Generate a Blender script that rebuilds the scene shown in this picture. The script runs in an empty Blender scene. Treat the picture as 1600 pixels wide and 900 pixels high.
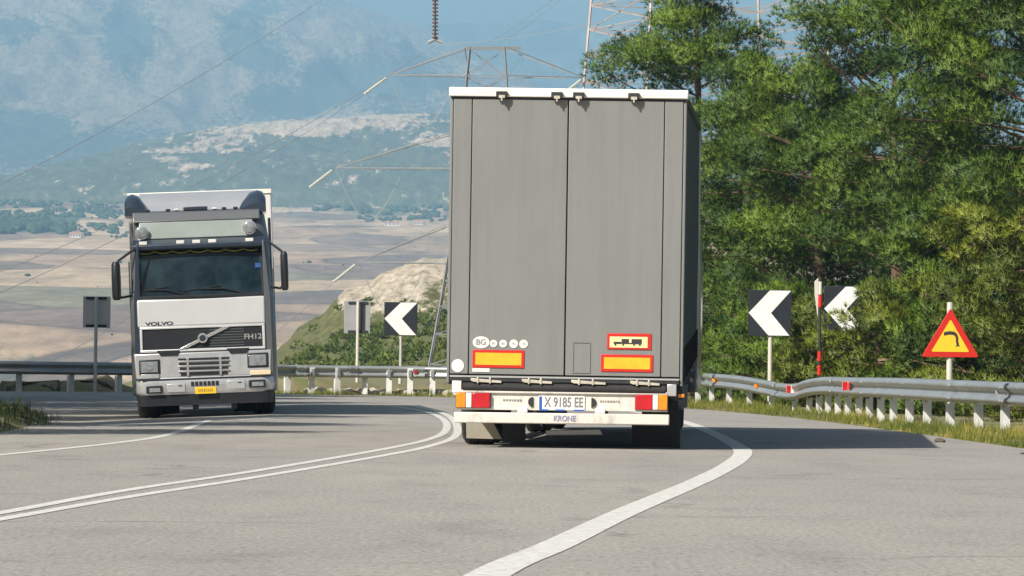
import bpy, math, random
import numpy as np
from mathutils import Vector, Matrix, noise

R = math.radians
SC = bpy.context.scene
COL = SC.collection

# ------------------------------------------------------------------ camera
PITCH, ROLL, CAMZ, FPX = 0.93, 0.7, 0.93, 7242.0
cam_d = bpy.data.cameras.new('camera')
cam = bpy.data.objects.new('camera', cam_d)
COL.objects.link(cam)
cam_d.sensor_width = 36.0
cam_d.lens = 36.0 * FPX / 1600.0
cam_d.clip_start, cam_d.clip_end = 0.5, 60000
CAM_M = (Matrix.Translation((0, 0, CAMZ)) @ Matrix.Rotation(R(90 + PITCH), 4, 'X') @ Matrix.Rotation(R(ROLL), 4, 'Z'))
cam.matrix_world = CAM_M
SC.camera = cam


def P(px, py, d):
    """world point seen at photo pixel (px, py) and standing d metres ahead"""
    v = CAM_M.to_3x3() @ Vector(((px - 800) / FPX, (450 - py) / FPX, -1.0))
    k = d / v.y
    return Vector((0, 0, CAMZ)) + v * k


def G(px, py, z=0.0):
    v = CAM_M.to_3x3() @ Vector(((px - 800) / FPX, (450 - py) / FPX, -1.0))
    k = (z - CAMZ) / v.z
    return Vector((0, 0, CAMZ)) + v * k


def sm(a, b, x):
    t = min(1.0, max(0.0, (x - a) / (b - a)))
    return t * t * (3 - 2 * t)


def lerp_pts(pts, x):
    if x <= pts[0][0]:
        return pts[0][1]
    for (a, ya), (b, yb) in zip(pts, pts[1:]):
        if x <= b:
            t = (x - a) / (b - a)
            return ya + (yb - ya) * t
    return pts[-1][1]


def fbm(x, y, z=0.0, o=4):
    return noise.fractal(Vector((x, y, z)), 1.0, 2.0, o)


# ------------------------------------------------------------------ materials
def new_mat(name):
    m = bpy.data.materials.new(name)
    m.use_nodes = True
    nt = m.node_tree
    return m, nt, nt.nodes['Principled BSDF']


def nd(nt, typ, **kw):
    n = nt.nodes.new(typ)
    for k, v in kw.items():
        if k.startswith('i_'):
            n.inputs[k[2:].replace('_', ' ')].default_value = v
        else:
            setattr(n, k, v)
    return n


def ramp(nt, stops, interp='LINEAR'):
    r = nt.nodes.new('ShaderNodeValToRGB')
    r.color_ramp.interpolation = interp
    e = r.color_ramp.elements
    while len(e) < len(stops):
        e.new(0.5)
    for el, (p, c) in zip(e, stops):
        el.position = p
        el.color = (c[0], c[1], c[2], 1) if not isinstance(c, (int, float)) else (c, c, c, 1)
    return r


def mat(name, col, rough=0.6, metal=0.0, var=0.12, scale=3.0, bump=0.0, bscale=40.0, coat=0.0, dirt=0.0, spec=0.5):
    m, nt, b = new_mat(name)
    L = nt.links
    tc = nd(nt, 'ShaderNodeTexCoord')
    n1 = nd(nt, 'ShaderNodeTexNoise', i_Scale=scale, i_Detail=6.0, i_Roughness=0.65)
    L.new(tc.outputs['Object'], n1.inputs['Vector'])
    lo = [max(0, c * (1 - var)) for c in col]
    hi = [min(1, c * (1 + var)) for c in col]
    r = ramp(nt, [(0.3, lo), (0.7, hi)])
    L.new(n1.outputs['Fac'], r.inputs['Fac'])
    out = r.outputs['Color']
    if dirt:
        n2 = nd(nt, 'ShaderNodeTexNoise', i_Scale=scale * 2.3, i_Detail=8.0, i_Roughness=0.75)
        mp = nd(nt, 'ShaderNodeMapping')
        mp.inputs['Scale'].default_value = (1.0, 1.0, 0.35)
        L.new(tc.outputs['Object'], mp.inputs['Vector'])
        L.new(mp.outputs['Vector'], n2.inputs['Vector'])
        r2 = ramp(nt, [(0.5, 0.0), (0.72, dirt)])
        L.new(n2.outputs['Fac'], r2.inputs['Fac'])
        mx = nd(nt, 'ShaderNodeMix', data_type='RGBA')
        L.new(r2.outputs['Color'], mx.inputs['Factor'])
        L.new(out, mx.inputs['A'])
        mx.inputs['B'].default_value = (0.13, 0.11, 0.085, 1)
        out = mx.outputs['Result']
    L.new(out, b.inputs['Base Color'])
    b.inputs['Roughness'].default_value = rough
    b.inputs['Metallic'].default_value = metal
    b.inputs['Coat Weight'].default_value = coat
    b.inputs['Specular IOR Level'].default_value = spec
    if bump:
        n3 = nd(nt, 'ShaderNodeTexNoise', i_Scale=bscale, i_Detail=4.0)
        L.new(tc.outputs['Object'], n3.inputs['Vector'])
        bp = nd(nt, 'ShaderNodeBump', i_Strength=bump, i_Distance=0.02)
        L.new(n3.outputs['Fac'], bp.inputs['Height'])
        L.new(bp.outputs['Normal'], b.inputs['Normal'])
    return m


# ------------------------------------------------------------------ mesh builder
class MB:
    def __init__(self):
        self.v, self.f = [], []

    def add(self, vs, fs):
        o = len(self.v)
        self.v += [tuple(p) for p in vs]
        self.f += [tuple(i + o for i in f) for f in fs]
        return self

    def box(self, x0, x1, y0, y1, z0, z1):
        vs = [(x, y, z) for z in (z0, z1) for y in (y0, y1) for x in (x0, x1)]
        return self.add(vs, [(0, 2, 3, 1), (4, 5, 7, 6), (0, 1, 5, 4), (2, 6, 7, 3), (0, 4, 6, 2), (1, 3, 7, 5)])

    def tube(self, pts, r, n=8, cap=True):
        pts = [Vector(p) for p in pts]
        rs = r if isinstance(r, (list, tuple)) else [r] * len(pts)
        vs, fs = [], []
        for i, p in enumerate(pts):
            a = pts[max(0, i - 1)]
            b = pts[min(len(pts) - 1, i + 1)]
            t = (b - a).normalized()
            u = t.cross(Vector((0, 0, 1)))
            if u.length < 1e-3:
                u = t.cross(Vector((0, 1, 0)))
            u.normalize()
            w = t.cross(u)
            for k in range(n):
                an = 2 * math.pi * (k + 0.5) / n
                vs.append(p + (u * math.cos(an) + w * math.sin(an)) * rs[i])
        for i in range(len(pts) - 1):
            for k in range(n):
                k2 = (k + 1) % n
                fs.append((i * n + k, i * n + k2, (i + 1) * n + k2, (i + 1) * n + k))
        if cap:
            fs.append(tuple(range(n))[::-1])
            fs.append(tuple((len(pts) - 1) * n + k for k in range(n)))
        return self.add(vs, fs)

    def prism(self, poly, y0, y1, plane='xz'):
        n = len(poly)

        def pt(a, b, c):
            return {'xz': (a, c, b), 'yz': (c, a, b), 'xy': (a, b, c)}[plane]
        vs = [pt(a, b, y0) for a, b in poly] + [pt(a, b, y1) for a, b in poly]
        fs = [tuple(range(n)), tuple(range(2 * n - 1, n - 1, -1))]
        fs += [(k, k + n, (k + 1) % n + n, (k + 1) % n) for k in range(n)]
        return self.add(vs, fs)

    def loft(self, rings, cap=True):
        n = len(rings[0])
        vs = [p for r in rings for p in r]
        fs = []
        for i in range(len(rings) - 1):
            for k in range(n):
                k2 = (k + 1) % n
                fs.append((i * n + k, i * n + k2, (i + 1) * n + k2, (i + 1) * n + k))
        if cap:
            fs.append(tuple(range(n))[::-1])
            fs.append(tuple((len(rings) - 1) * n + k for k in range(n)))
        return self.add(vs, fs)

    def lathe(self, prof, c, axis='x', n=28):
        """prof: (radius, offset along axis)"""
        vs, fs = [], []
        for r, o in prof:
            for k in range(n):
                a = 2 * math.pi * k / n
                ca, sa = r * math.cos(a), r * math.sin(a)
                q = {'x': (o, ca, sa), 'y': (ca, o, sa), 'z': (ca, sa, o)}[axis]
                vs.append((c[0] + q[0], c[1] + q[1], c[2] + q[2]))
        for i in range(len(prof) - 1):
            for k in range(n):
                k2 = (k + 1) % n
                fs.append((i * n + k, i * n + k2, (i + 1) * n + k2, (i + 1) * n + k))
        fs.append(tuple(range(n))[::-1])
        fs.append(tuple((len(prof) - 1) * n + k for k in range(n)))
        return self.add(vs, fs)

    def build(self, name, m, parent=None, bevel=0.0, seg=2, smooth=False, M=None, solid=0.0):
        me = bpy.data.meshes.new(name)
        vs = [tuple(M @ Vector(p)) for p in self.v] if M is not None else self.v
        me.from_pydata(vs, [], self.f)
        me.validate()
        import bmesh
        bm = bmesh.new()
        bm.from_mesh(me)
        bmesh.ops.recalc_face_normals(bm, faces=bm.faces)
        bm.to_mesh(me)
        bm.free()
        o = bpy.data.objects.new(name, me)
        COL.objects.link(o)
        if m:
            me.materials.append(m)
        if parent:
            o.parent = parent
        if solid:
            md = o.modifiers.new('thickness', 'SOLIDIFY')
            md.thickness = solid
            md.offset = 0
        if bevel:
            md = o.modifiers.new('bevel', 'BEVEL')
            md.width, md.segments, md.limit_method, md.angle_limit = bevel, seg, 'ANGLE', R(35)
        if smooth or bevel:
            me.shade_smooth()
            me.set_sharp_from_angle(angle=R(35))
        return o


def text_mesh(s, size, name, m, parent, M, width=None, ext=0.002, bold=0.0):
    c = bpy.data.curves.new(name, 'FONT')
    c.body = s
    c.size = size
    c.extrude = ext
    c.offset = bold
    c.align_x, c.align_y = 'CENTER', 'CENTER'
    t = bpy.data.objects.new(name, c)
    COL.objects.link(t)
    bpy.context.view_layer.update()
    dg = bpy.context.evaluated_depsgraph_get()
    me = bpy.data.meshes.new_from_object(t.evaluated_get(dg))
    bpy.data.objects.remove(t)
    bpy.data.curves.remove(c)
    w = max(v.co.x for v in me.vertices) - min(v.co.x for v in me.vertices)
    k = (width / w) if width else 1.0
    for v in me.vertices:
        v.co = M @ Vector((v.co.x * k, v.co.y, v.co.z))
    me.materials.clear()
    me.materials.append(m)
    me.name = name
    o = bpy.data.objects.new(name, me)
    COL.objects.link(o)
    o.parent = parent
    return o


def tag(o, label=None, cat=None, group=None, kind=None):
    if label:
        o['label'] = label
    if cat:
        o['category'] = cat
    if group:
        o['group'] = group
    if kind:
        o['kind'] = kind
    return o


def empty(name, loc=(0, 0, 0), rz=0.0, rx=0.0, ry=0.0):
    o = bpy.data.objects.new(name, None)
    o.location = loc
    o.rotation_euler = (rx, ry, rz)
    o.empty_display_size = 0.3
    COL.objects.link(o)
    return o


def copy_tree(o, parent=None):
    c = o.copy()
    COL.objects.link(c)
    if parent:
        c.parent = parent
    for ch in list(o.children):
        copy_tree(ch, c)
    return c


def fast_mesh(name, V, F, m, attrs=None):
    """V (n,3) array, F (m,k) array of equal-size faces"""
    me = bpy.data.meshes.new(name)
    V = np.asarray(V, np.float32)
    F = np.asarray(F, np.int32)
    me.vertices.add(len(V))
    me.vertices.foreach_set('co', V.ravel())
    k = F.shape[1]
    me.loops.add(F.size)
    me.loops.foreach_set('vertex_index', F.ravel())
    me.polygons.add(len(F))
    me.polygons.foreach_set('loop_start', np.arange(0, F.size, k, dtype=np.int32))
    me.polygons.foreach_set('loop_total', np.full(len(F), k, np.int32))
    me.update(calc_edges=True)
    for nm, arr in (attrs or {}).items():
        a = me.attributes.new(nm, 'FLOAT', 'POINT')
        a.data.foreach_set('value', np.asarray(arr, np.float32))
    me.materials.append(m)
    o = bpy.data.objects.new(name, me)
    COL.objects.link(o)
    return o


def grid_mesh(name, rows, m, attrs=None, smooth=True):
    nr, nc = len(rows), len(rows[0])
    V = [p for r in rows for p in r]
    i = np.arange(nr * nc).reshape(nr, nc)
    F = np.stack([i[:-1, :-1], i[:-1, 1:], i[1:, 1:], i[1:, :-1]], -1).reshape(-1, 4)
    o = fast_mesh(name, V, F, m, attrs)
    if smooth:
        o.data.shade_smooth()
    return o


# ------------------------------------------------------------------ world, sun, render
SUN_EL = 40.0
SUN_H = Vector((0.67, 0.742))           # horizontal travel direction of the light
w = bpy.data.worlds.new('World')
SC.world = w
w.use_nodes = True
nt = w.node_tree
bg = nt.nodes['Background']
sky = nt.nodes.new('ShaderNodeTexSky')
sky.sky_type = 'NISHITA'
sky.sun_disc = False
sky.sun_elevation = R(SUN_EL)
sky.sun_rotation = math.atan2(-SUN_H.x, -SUN_H.y)
sky.altitude = 200
sky.air_density, sky.dust_density, sky.ozone_density = 1.2, 5.0, 1.4
nt.links.new(sky.outputs['Color'], bg.inputs['Color'])
bg.inputs['Strength'].default_value = 0.05
sd = bpy.data.lights.new('sun', 'SUN')
sd.energy = 5.0
sd.angle = R(0.5)
sd.color = (1.0, 0.95, 0.87)
sun = bpy.data.objects.new('sun', sd)
COL.objects.link(sun)
ce = math.cos(R(SUN_EL))
sun.rotation_euler = Vector((SUN_H.x * ce, SUN_H.y * ce, -math.sin(R(SUN_EL)))).to_track_quat('-Z', 'Y').to_euler()
sun.location = (-40, -60, 60)
vs = SC.view_settings
vs.view_transform = 'Standard'
vs.look = 'None'
vs.gamma = 1.0
vs.use_curve_mapping = False
vs.exposure = 0.40
SC.cycles.max_bounces = 6
SC.cycles.diffuse_bounces = 3
SC.cycles.transparent_max_bounces = 8
SC.cycles.volume_bounces = 1
SC.cycles.use_denoising = True
# ------------------------------------------------------------------ the setting: road, ground, hills, mountains
def gz(x, y):
    """road surface height: the inside of the bend is banked down at the left"""
    return -0.05 * min(3.0, max(0.0, -4.2 - x)) * sm(62, 74, y) * (1 - sm(92, 112, y))


# --- asphalt
m, nt, b = new_mat('asphalt')
L = nt.links
tc = nd(nt, 'ShaderNodeTexCoord')
fine = nd(nt, 'ShaderNodeTexNoise', i_Scale=30.0, i_Detail=8.0, i_Roughness=0.8)
mid = nd(nt, 'ShaderNodeTexNoise', i_Scale=1.1, i_Detail=8.0, i_Roughness=0.7)
big = nd(nt, 'ShaderNodeTexNoise', i_Scale=0.16, i_Detail=3.0)
mpr = nd(nt, 'ShaderNodeMapping')
mpr.inputs['Scale'].default_value = (1.0, 0.3, 1.0)
L.new(tc.outputs['Object'], mpr.inputs['Vector'])
for n in (fine, mid, big):
    L.new(mpr.outputs['Vector'], n.inputs['Vector'])
r1 = ramp(nt, [(0.36, (0.150, 0.139, 0.123)), (0.47, (0.298, 0.278, 0.250)), (0.56, (0.332, 0.311, 0.281)), (0.66, (0.49, 0.46, 0.418))])
L.new(fine.outputs['Fac'], r1.inputs['Fac'])
r2 = ramp(nt, [(0.30, (0.76, 0.76, 0.77)), (0.45, (0.97, 0.97, 0.97)), (0.70, (1.09, 1.08, 1.07))])
L.new(mid.outputs['Fac'], r2.inputs['Fac'])
r3 = ramp(nt, [(0.35, (0.90, 0.90, 0.91)), (0.65, (1.06, 1.06, 1.05))])
L.new(big.outputs['Fac'], r3.inputs['Fac'])
mu = nd(nt, 'ShaderNodeMix', data_type='RGBA', blend_type='MULTIPLY')
mu.inputs['Factor'].default_value = 1
L.new(r1.outputs['Color'], mu.inputs['A'])
L.new(r2.outputs['Color'], mu.inputs['B'])
mu2 = nd(nt, 'ShaderNodeMix', data_type='RGBA', blend_type='MULTIPLY')
mu2.inputs['Factor'].default_value = 1
L.new(mu.outputs['Result'], mu2.inputs['A'])
L.new(r3.outputs['Color'], mu2.inputs['B'])
# short cracks and tar seams
vor = nd(nt, 'ShaderNodeTexVoronoi', feature='DISTANCE_TO_EDGE', i_Scale=0.22)
warp = nd(nt, 'ShaderNodeTexNoise', i_Scale=1.6, i_Detail=5.0)
L.new(tc.outputs['Object'], warp.inputs['Vector'])
vm = nd(nt, 'ShaderNodeVectorMath', operation='SCALE', i_Scale=0.9)
L.new(warp.outputs['Color'], vm.inputs[0])
va = nd(nt, 'ShaderNodeVectorMath', operation='ADD')
L.new(tc.outputs['Object'], va.inputs[0])
L.new(vm.outputs['Vector'], va.inputs[1])
L.new(va.outputs['Vector'], vor.inputs['Vector'])
rc = ramp(nt, [(0.0, 1.0), (0.02, 0.0)])
L.new(vor.outputs['Distance'], rc.inputs['Fac'])
msk = nd(nt, 'ShaderNodeTexNoise', i_Scale=0.5, i_Detail=4.0)
L.new(tc.outputs['Object'], msk.inputs['Vector'])
rm = ramp(nt, [(0.50, 0.0), (0.62, 0.5)])
L.new(msk.outputs['Fac'], rm.inputs['Fac'])
mm = nd(nt, 'ShaderNodeMath', operation='MULTIPLY')
L.new(rc.outputs['Color'], mm.inputs[0])
L.new(rm.outputs['Color'], mm.inputs[1])
mc = nd(nt, 'ShaderNodeMix', data_type='RGBA')
L.new(mm.outputs[0], mc.inputs['Factor'])
L.new(mu2.outputs['Result'], mc.inputs['A'])
mc.inputs['B'].default_value = (0.06, 0.055, 0.05, 1)
L.new(mc.outputs['Result'], b.inputs['Base Color'])
b.inputs['Roughness'].default_value = 0.85
bp = nd(nt, 'ShaderNodeBump', i_Strength=0.5, i_Distance=0.01)
L.new(fine.outputs['Fac'], bp.inputs['Height'])
L.new(bp.outputs['Normal'], b.inputs['Normal'])
M_ASPH = m

# pavement edge on the outside of the bend, from the right foreground round to the far left
edge_px = [(1700, 716), (1600, 701), (1450, 680), (1300, 660), (1200, 649), (1080, 639), (900, 630), (700, 621), (450, 616), (200, 612.5), (0, 611.3), (-150, 609)]
EDGE = [G(*p).xy for p in edge_px]
EDGE = [Vector((16, 18)), Vector((12.5, 40))] + EDGE + [Vector((-24, 131)), Vector((-45, 134)), Vector((-70, 133))]


def smooth_curve(pts, n=8):
    """Catmull-Rom through the points"""
    out = []
    q = [pts[0] * 2 - pts[1]] + list(pts) + [pts[-1] * 2 - pts[-2]]
    for i in range(1, len(q) - 2):
        p0, p1, p2, p3 = q[i - 1:i + 3]
        for k in range(n):
            t = k / n
            out.append(0.5 * ((2 * p1) + (p2 - p0) * t + (2 * p0 - 5 * p1 + 4 * p2 - p3) * t * t + (3 * p1 - p0 - 3 * p2 + p3) * t ** 3))
    out.append(q[-2])
    return out


EDGE_S = smooth_curve(EDGE, 8)
# road sheet: rows run from each edge point towards the inside of the bend (a pole far to the left)
pole = Vector((-70, 50))
rows = []
for e in EDGE_S:
    row = []
    for k in range(61):
        t = (k / 60) ** 1.3
        p = e.lerp(pole, t)
        row.append((p.x, p.y, gz(p.x, p.y)))
    rows.append(row)
first = [(16 + (pole.x - 16) * (k / 60) ** 1.3, -30 + 15 * (k / 60), 0.0) for k in range(61)]
rows.insert(0, first)
road = grid_mesh('road', rows, M_ASPH)
tag(road, 'worn pale grey asphalt road bending left round the hillside', kind='structure')

# --- painted lines
m, nt, b = new_mat('road_paint')
L = nt.links
tc = nd(nt, 'ShaderNodeTexCoord')
n1 = nd(nt, 'ShaderNodeTexNoise', i_Scale=14.0, i_Detail=8.0, i_Roughness=0.75)
L.new(tc.outputs['Object'], n1.inputs['Vector'])
r1 = ramp(nt, [(0.36, (0.33, 0.31, 0.275)), (0.46, (0.56, 0.545, 0.51)), (0.6, (0.68, 0.67, 0.635))])
L.new(n1.outputs['Fac'], r1.inputs['Fac'])
L.new(r1.outputs['Color'], b.inputs['Base Color'])
b.inputs['Roughness'].default_value = 0.7
M_PAINT = m


def paint_line(name, px, width, label, ext=None):
    c = [G(*p).xy for p in px]
    if ext:
        c = ext + c
    c = smooth_curve(c, 10)
    rws = []
    rnd = random.Random(len(px))
    for i, p in enumerate(c):
        t = (c[min(i + 1, len(c) - 1)] - c[max(i - 1, 0)]).normalized()
        nn = Vector((-t.y, t.x))
        ww = width * (1 + .05 * fbm(p.x * 1.5, p.y * .4, 7.7, 3))
        rws.append([tuple((p + nn * ww * k).to_3d() + Vector((0, 0, gz(*(p + nn * ww * k)) + 0.0035))) for k in (-.5, 0, .5)])
    o = grid_mesh(name, rws, M_PAINT)
    return tag(o, label, kind='structure')


paint_line('road_line', [(762, 900), (869, 852), (981, 799), (1094, 751), (1145, 724), (1161, 707), (1147, 694), (1116, 678), (1086, 665), (1040, 652), (980, 642)], 0.20,
           'broad white edge line at the right of the near lane', [Vector((-0.9, 8.0)), Vector((-0.45, 14.0))])
paint_line('road_line', [(-120, 822), (0, 802), (200, 766), (400, 736), (600, 702), (672, 686), (697, 672), (692, 655), (660, 642), (600, 633)], 0.11,
           'upper stripe of the double white centre line')
paint_line('road_line', [(-120, 832), (0, 812), (200, 777), (400, 746), (600, 712), (672, 697), (712, 681), (711, 660), (690, 645), (640, 633)], 0.11,
           'lower stripe of the double white centre line')
paint_line('road_line', [(-150, 722), (0, 711), (200, 690), (275, 676), (327, 655)], 0.13,
           'white edge line at the left of the oncoming lane')
paint_line('road_line', [(130, 668), (250, 661), (380, 656), (480, 651)], 0.10,
           'faint white stripe crossing the road below the oncoming lorry')

# --- ground: one sheet to the horizon, falling away behind the barrier into the valley and rising again
m, nt, b = new_mat('ground')
L = nt.links
geo = nd(nt, 'ShaderNodeNewGeometry')
# near verge soil
nz = nd(nt, 'ShaderNodeTexNoise', i_Scale=0.9, i_Detail=8.0, i_Roughness=0.7)
L.new(geo.outputs['Position'], nz.inputs['Vector'])
verge = ramp(nt, [(0.34, (0.10, 0.085, 0.05)), (0.47, (0.20, 0.165, 0.09)), (0.58, (0.13, 0.15, 0.045)), (0.74, (0.27, 0.23, 0.13))])
L.new(nz.outputs['Fac'], verge.inputs['Fac'])
# farmland: a patchwork of strips
mp = nd(nt, 'ShaderNodeMapping')
mp.inputs['Rotation'].default_value = (0, 0, R(14))
mp.inputs['Scale'].default_value = (1 / 140, 1 / 330, 0)
wn = nd(nt, 'ShaderNodeTexNoise', i_Scale=0.0018, i_Detail=3.0)
L.new(geo.outputs['Position'], wn.inputs['Vector'])
ws = nd(nt, 'ShaderNodeVectorMath', operation='SCALE', i_Scale=420.0)
L.new(wn.outputs['Color'], ws.inputs[0])
wa = nd(nt, 'ShaderNodeVectorMath', operation='ADD')
L.new(geo.outputs['Position'], wa.inputs[0])
L.new(ws.outputs['Vector'], wa.inputs[1])
L.new(wa.outputs['Vector'], mp.inputs['Vector'])
vo = nd(nt, 'ShaderNodeTexVoronoi', i_Scale=1.0, i_Randomness=0.9)
L.new(mp.outputs['Vector'], vo.inputs['Vector'])
sx = nd(nt, 'ShaderNodeSeparateColor')
L.new(vo.outputs['Color'], sx.inputs['Color'])
fr = ramp(nt, [(0.0, (0.40, 0.275, 0.175)), (0.16, (0.25, 0.175, 0.13)), (0.30, (0.52, 0.38, 0.24)), (0.44, (0.33, 0.235, 0.165)),
               (0.56, (0.60, 0.44, 0.30)), (0.68, (0.20, 0.15, 0.115)), (0.80, (0.46, 0.325, 0.21)), (0.95, (0.25, 0.22, 0.13))], 'CONSTANT')
L.new(sx.outputs[0], fr.inputs['Fac'])
n4 = nd(nt, 'ShaderNodeTexNoise', i_Scale=0.02, i_Detail=6.0, i_Roughness=0.7)
mp4 = nd(nt, 'ShaderNodeMapping')
mp4.inputs['Scale'].default_value = (1.0, 0.16, 1.0)
L.new(geo.outputs['Position'], mp4.inputs['Vector'])
L.new(mp4.outputs['Vector'], n4.inputs['Vector'])
r4 = ramp(nt, [(0.3, 0.58), (0.7, 1.12)])
L.new(n4.outputs['Fac'], r4.inputs['Fac'])
mf = nd(nt, 'ShaderNodeMix', data_type='RGBA', blend_type='MULTIPLY')
mf.inputs['Factor'].default_value = 1
L.new(fr.outputs['Color'], mf.inputs['A'])
L.new(r4.outputs['Color'], mf.inputs['B'])
# finer ploughing marks and dark field edges
vo2 = nd(nt, 'ShaderNodeTexVoronoi', feature='DISTANCE_TO_EDGE', i_Scale=1.0, i_Randomness=0.9)
L.new(mp.outputs['Vector'], vo2.inputs['Vector'])
re_ = ramp(nt, [(0.0, 0.62), (0.035, 1.0)])
L.new(vo2.outputs['Distance'], re_.inputs['Fac'])
n6 = nd(nt, 'ShaderNodeTexNoise', i_Scale=0.11, i_Detail=5.0, i_Roughness=0.8)
mp6 = nd(nt, 'ShaderNodeMapping')
mp6.inputs['Scale'].default_value = (0.5, 0.12, 1.0)
L.new(geo.outputs['Position'], mp6.inputs['Vector'])
L.new(mp6.outputs['Vector'], n6.inputs['Vector'])
r6 = ramp(nt, [(0.35, 0.72), (0.65, 1.25)])
L.new(n6.outputs['Fac'], r6.inputs['Fac'])
for src in (re_, r6):
    mm_ = nd(nt, 'ShaderNodeMix', data_type='RGBA', blend_type='MULTIPLY')
    mm_.inputs['Factor'].default_value = 1
    L.new(mf.outputs['Result'], mm_.inputs['A'])
    L.new(src.outputs['Color'], mm_.inputs['B'])
    mf = mm_
# scrub cover
at = nd(nt, 'ShaderNodeAttribute', attribute_name='scrub')
n5 = nd(nt, 'ShaderNodeTexNoise', i_Scale=0.012, i_Detail=9.0, i_Roughness=0.72)
L.new(mp4.outputs['Vector'], n5.inputs['Vector'])
ad = nd(nt, 'ShaderNodeMath', operation='ADD')
L.new(at.outputs['Fac'], ad.inputs[0])
L.new(n5.outputs['Fac'], ad.inputs[1])
rs = ramp(nt, [(0.62, 0.0), (0.74, 1.0)])
L.new(ad.outputs[0], rs.inputs['Fac'])
ms = nd(nt, 'ShaderNodeMix', data_type='RGBA')
L.new(rs.outputs['Color'], ms.inputs['Factor'])
L.new(mf.outputs['Result'], ms.inputs['A'])
ms.inputs['B'].default_value = (0.055, 0.085, 0.045, 1)
sp = nd(nt, 'ShaderNodeSeparateXYZ')
L.new(geo.outputs['Position'], sp.inputs['Vector'])
mr = nd(nt, 'ShaderNodeMapRange')
mr.inputs['From Min'].default_value, mr.inputs['From Max'].default_value = 500, 900
L.new(sp.outputs['Y'], mr.inputs['Value'])
mg = nd(nt, 'ShaderNodeMix', data_type='RGBA')
L.new(mr.outputs['Result'], mg.inputs['Factor'])
L.new(verge.outputs['Color'], mg.inputs['A'])
L.new(ms.outputs['Result'], mg.inputs['B'])
L.new(mg.outputs['Result'], b.inputs['Base Color'])
b.inputs['Roughness'].default_value = 0.95
bp = nd(nt, 'ShaderNodeBump', i_Strength=0.6, i_Distance=0.05)
nb = nd(nt, 'ShaderNodeTexNoise', i_Scale=9.0, i_Detail=6.0)
L.new(geo.outputs['Position'], nb.inputs['Vector'])
L.new(nb.outputs['Fac'], bp.inputs['Height'])
L.new(bp.outputs['Normal'], b.inputs['Normal'])
M_GROUND = m


def ground_z(x, y):
    r = math.hypot(x, y)
    u = x / max(y, 1.0)
    if y < 20:
        return -0.06 + min(0, gz(x, y))
    rim = 138 + 250 * sm(-0.056, -0.042, u)
    z = -0.06 - 0.25 * sm(0, 12, r - rim + 16) + gz(x, y)
    if r > rim:
        t = (r - rim) / 900
        z -= 75 * sm(0, 1, t) + 1.2 * sm(0, 8, r - rim)
    far = 0.05 * r - 97
    k = sm(900, 2300, r)
    z = z * (1 - k) + far * k
    if r > 1000:
        z += 9 * sm(1500, 3500, r) * fbm(x / 500, y / 1100, 3.3, 4)
    return z


angs = sorted(set([-180 + i * 7.5 for i in range(49)] + [-9 + i * 0.12 for i in range(151)]))
rads = [0.0, 4, 8, 14, 20, 28, 36, 44, 52] + [56 + i * 3.2 for i in range(36)] + list(np.geomspace(175, 14400, 126))
rows, att = [], []
for r in rads:
    row = []
    for a in angs:
        x, y = r * math.sin(R(a)), r * math.cos(R(a))
        x, y = max(-8600, min(8600, x)), max(-370, y)
        row.append((x, y, ground_z(x, y)))
        s = 0.0
        if r > 1500 and abs(a) < 9:
            # scrub and woods: placed by where they lie in the valley
            px = 800 + FPX * math.tan(R(a))
            py = 568 - FPX * (row[-1][2] - CAMZ) / max(y, 1)
            s = -0.05
            s = max(s, 0.30 * sm(335, 322, py) * sm(285, 296, py) if False else s)
            if 290 < py < 345 and px < 215:
                s = 0.13
            if py < 345 and px > 440:
                s = 0.17
            if py < 300:
                s = max(s, 0.10)
            if 345 < py < 372 and px < 130:
                s = 0.30
            if py > 372:
                s = -0.10
            if px < 60 and 535 < py:
                s = 0.16
        att.append(s)
    rows.append(row)
ground = grid_mesh('ground', rows, M_GROUND, {'scrub': att})
tag(ground, 'roadside earth falling away to a wide patchwork of ploughed fields', kind='structure')


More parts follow.
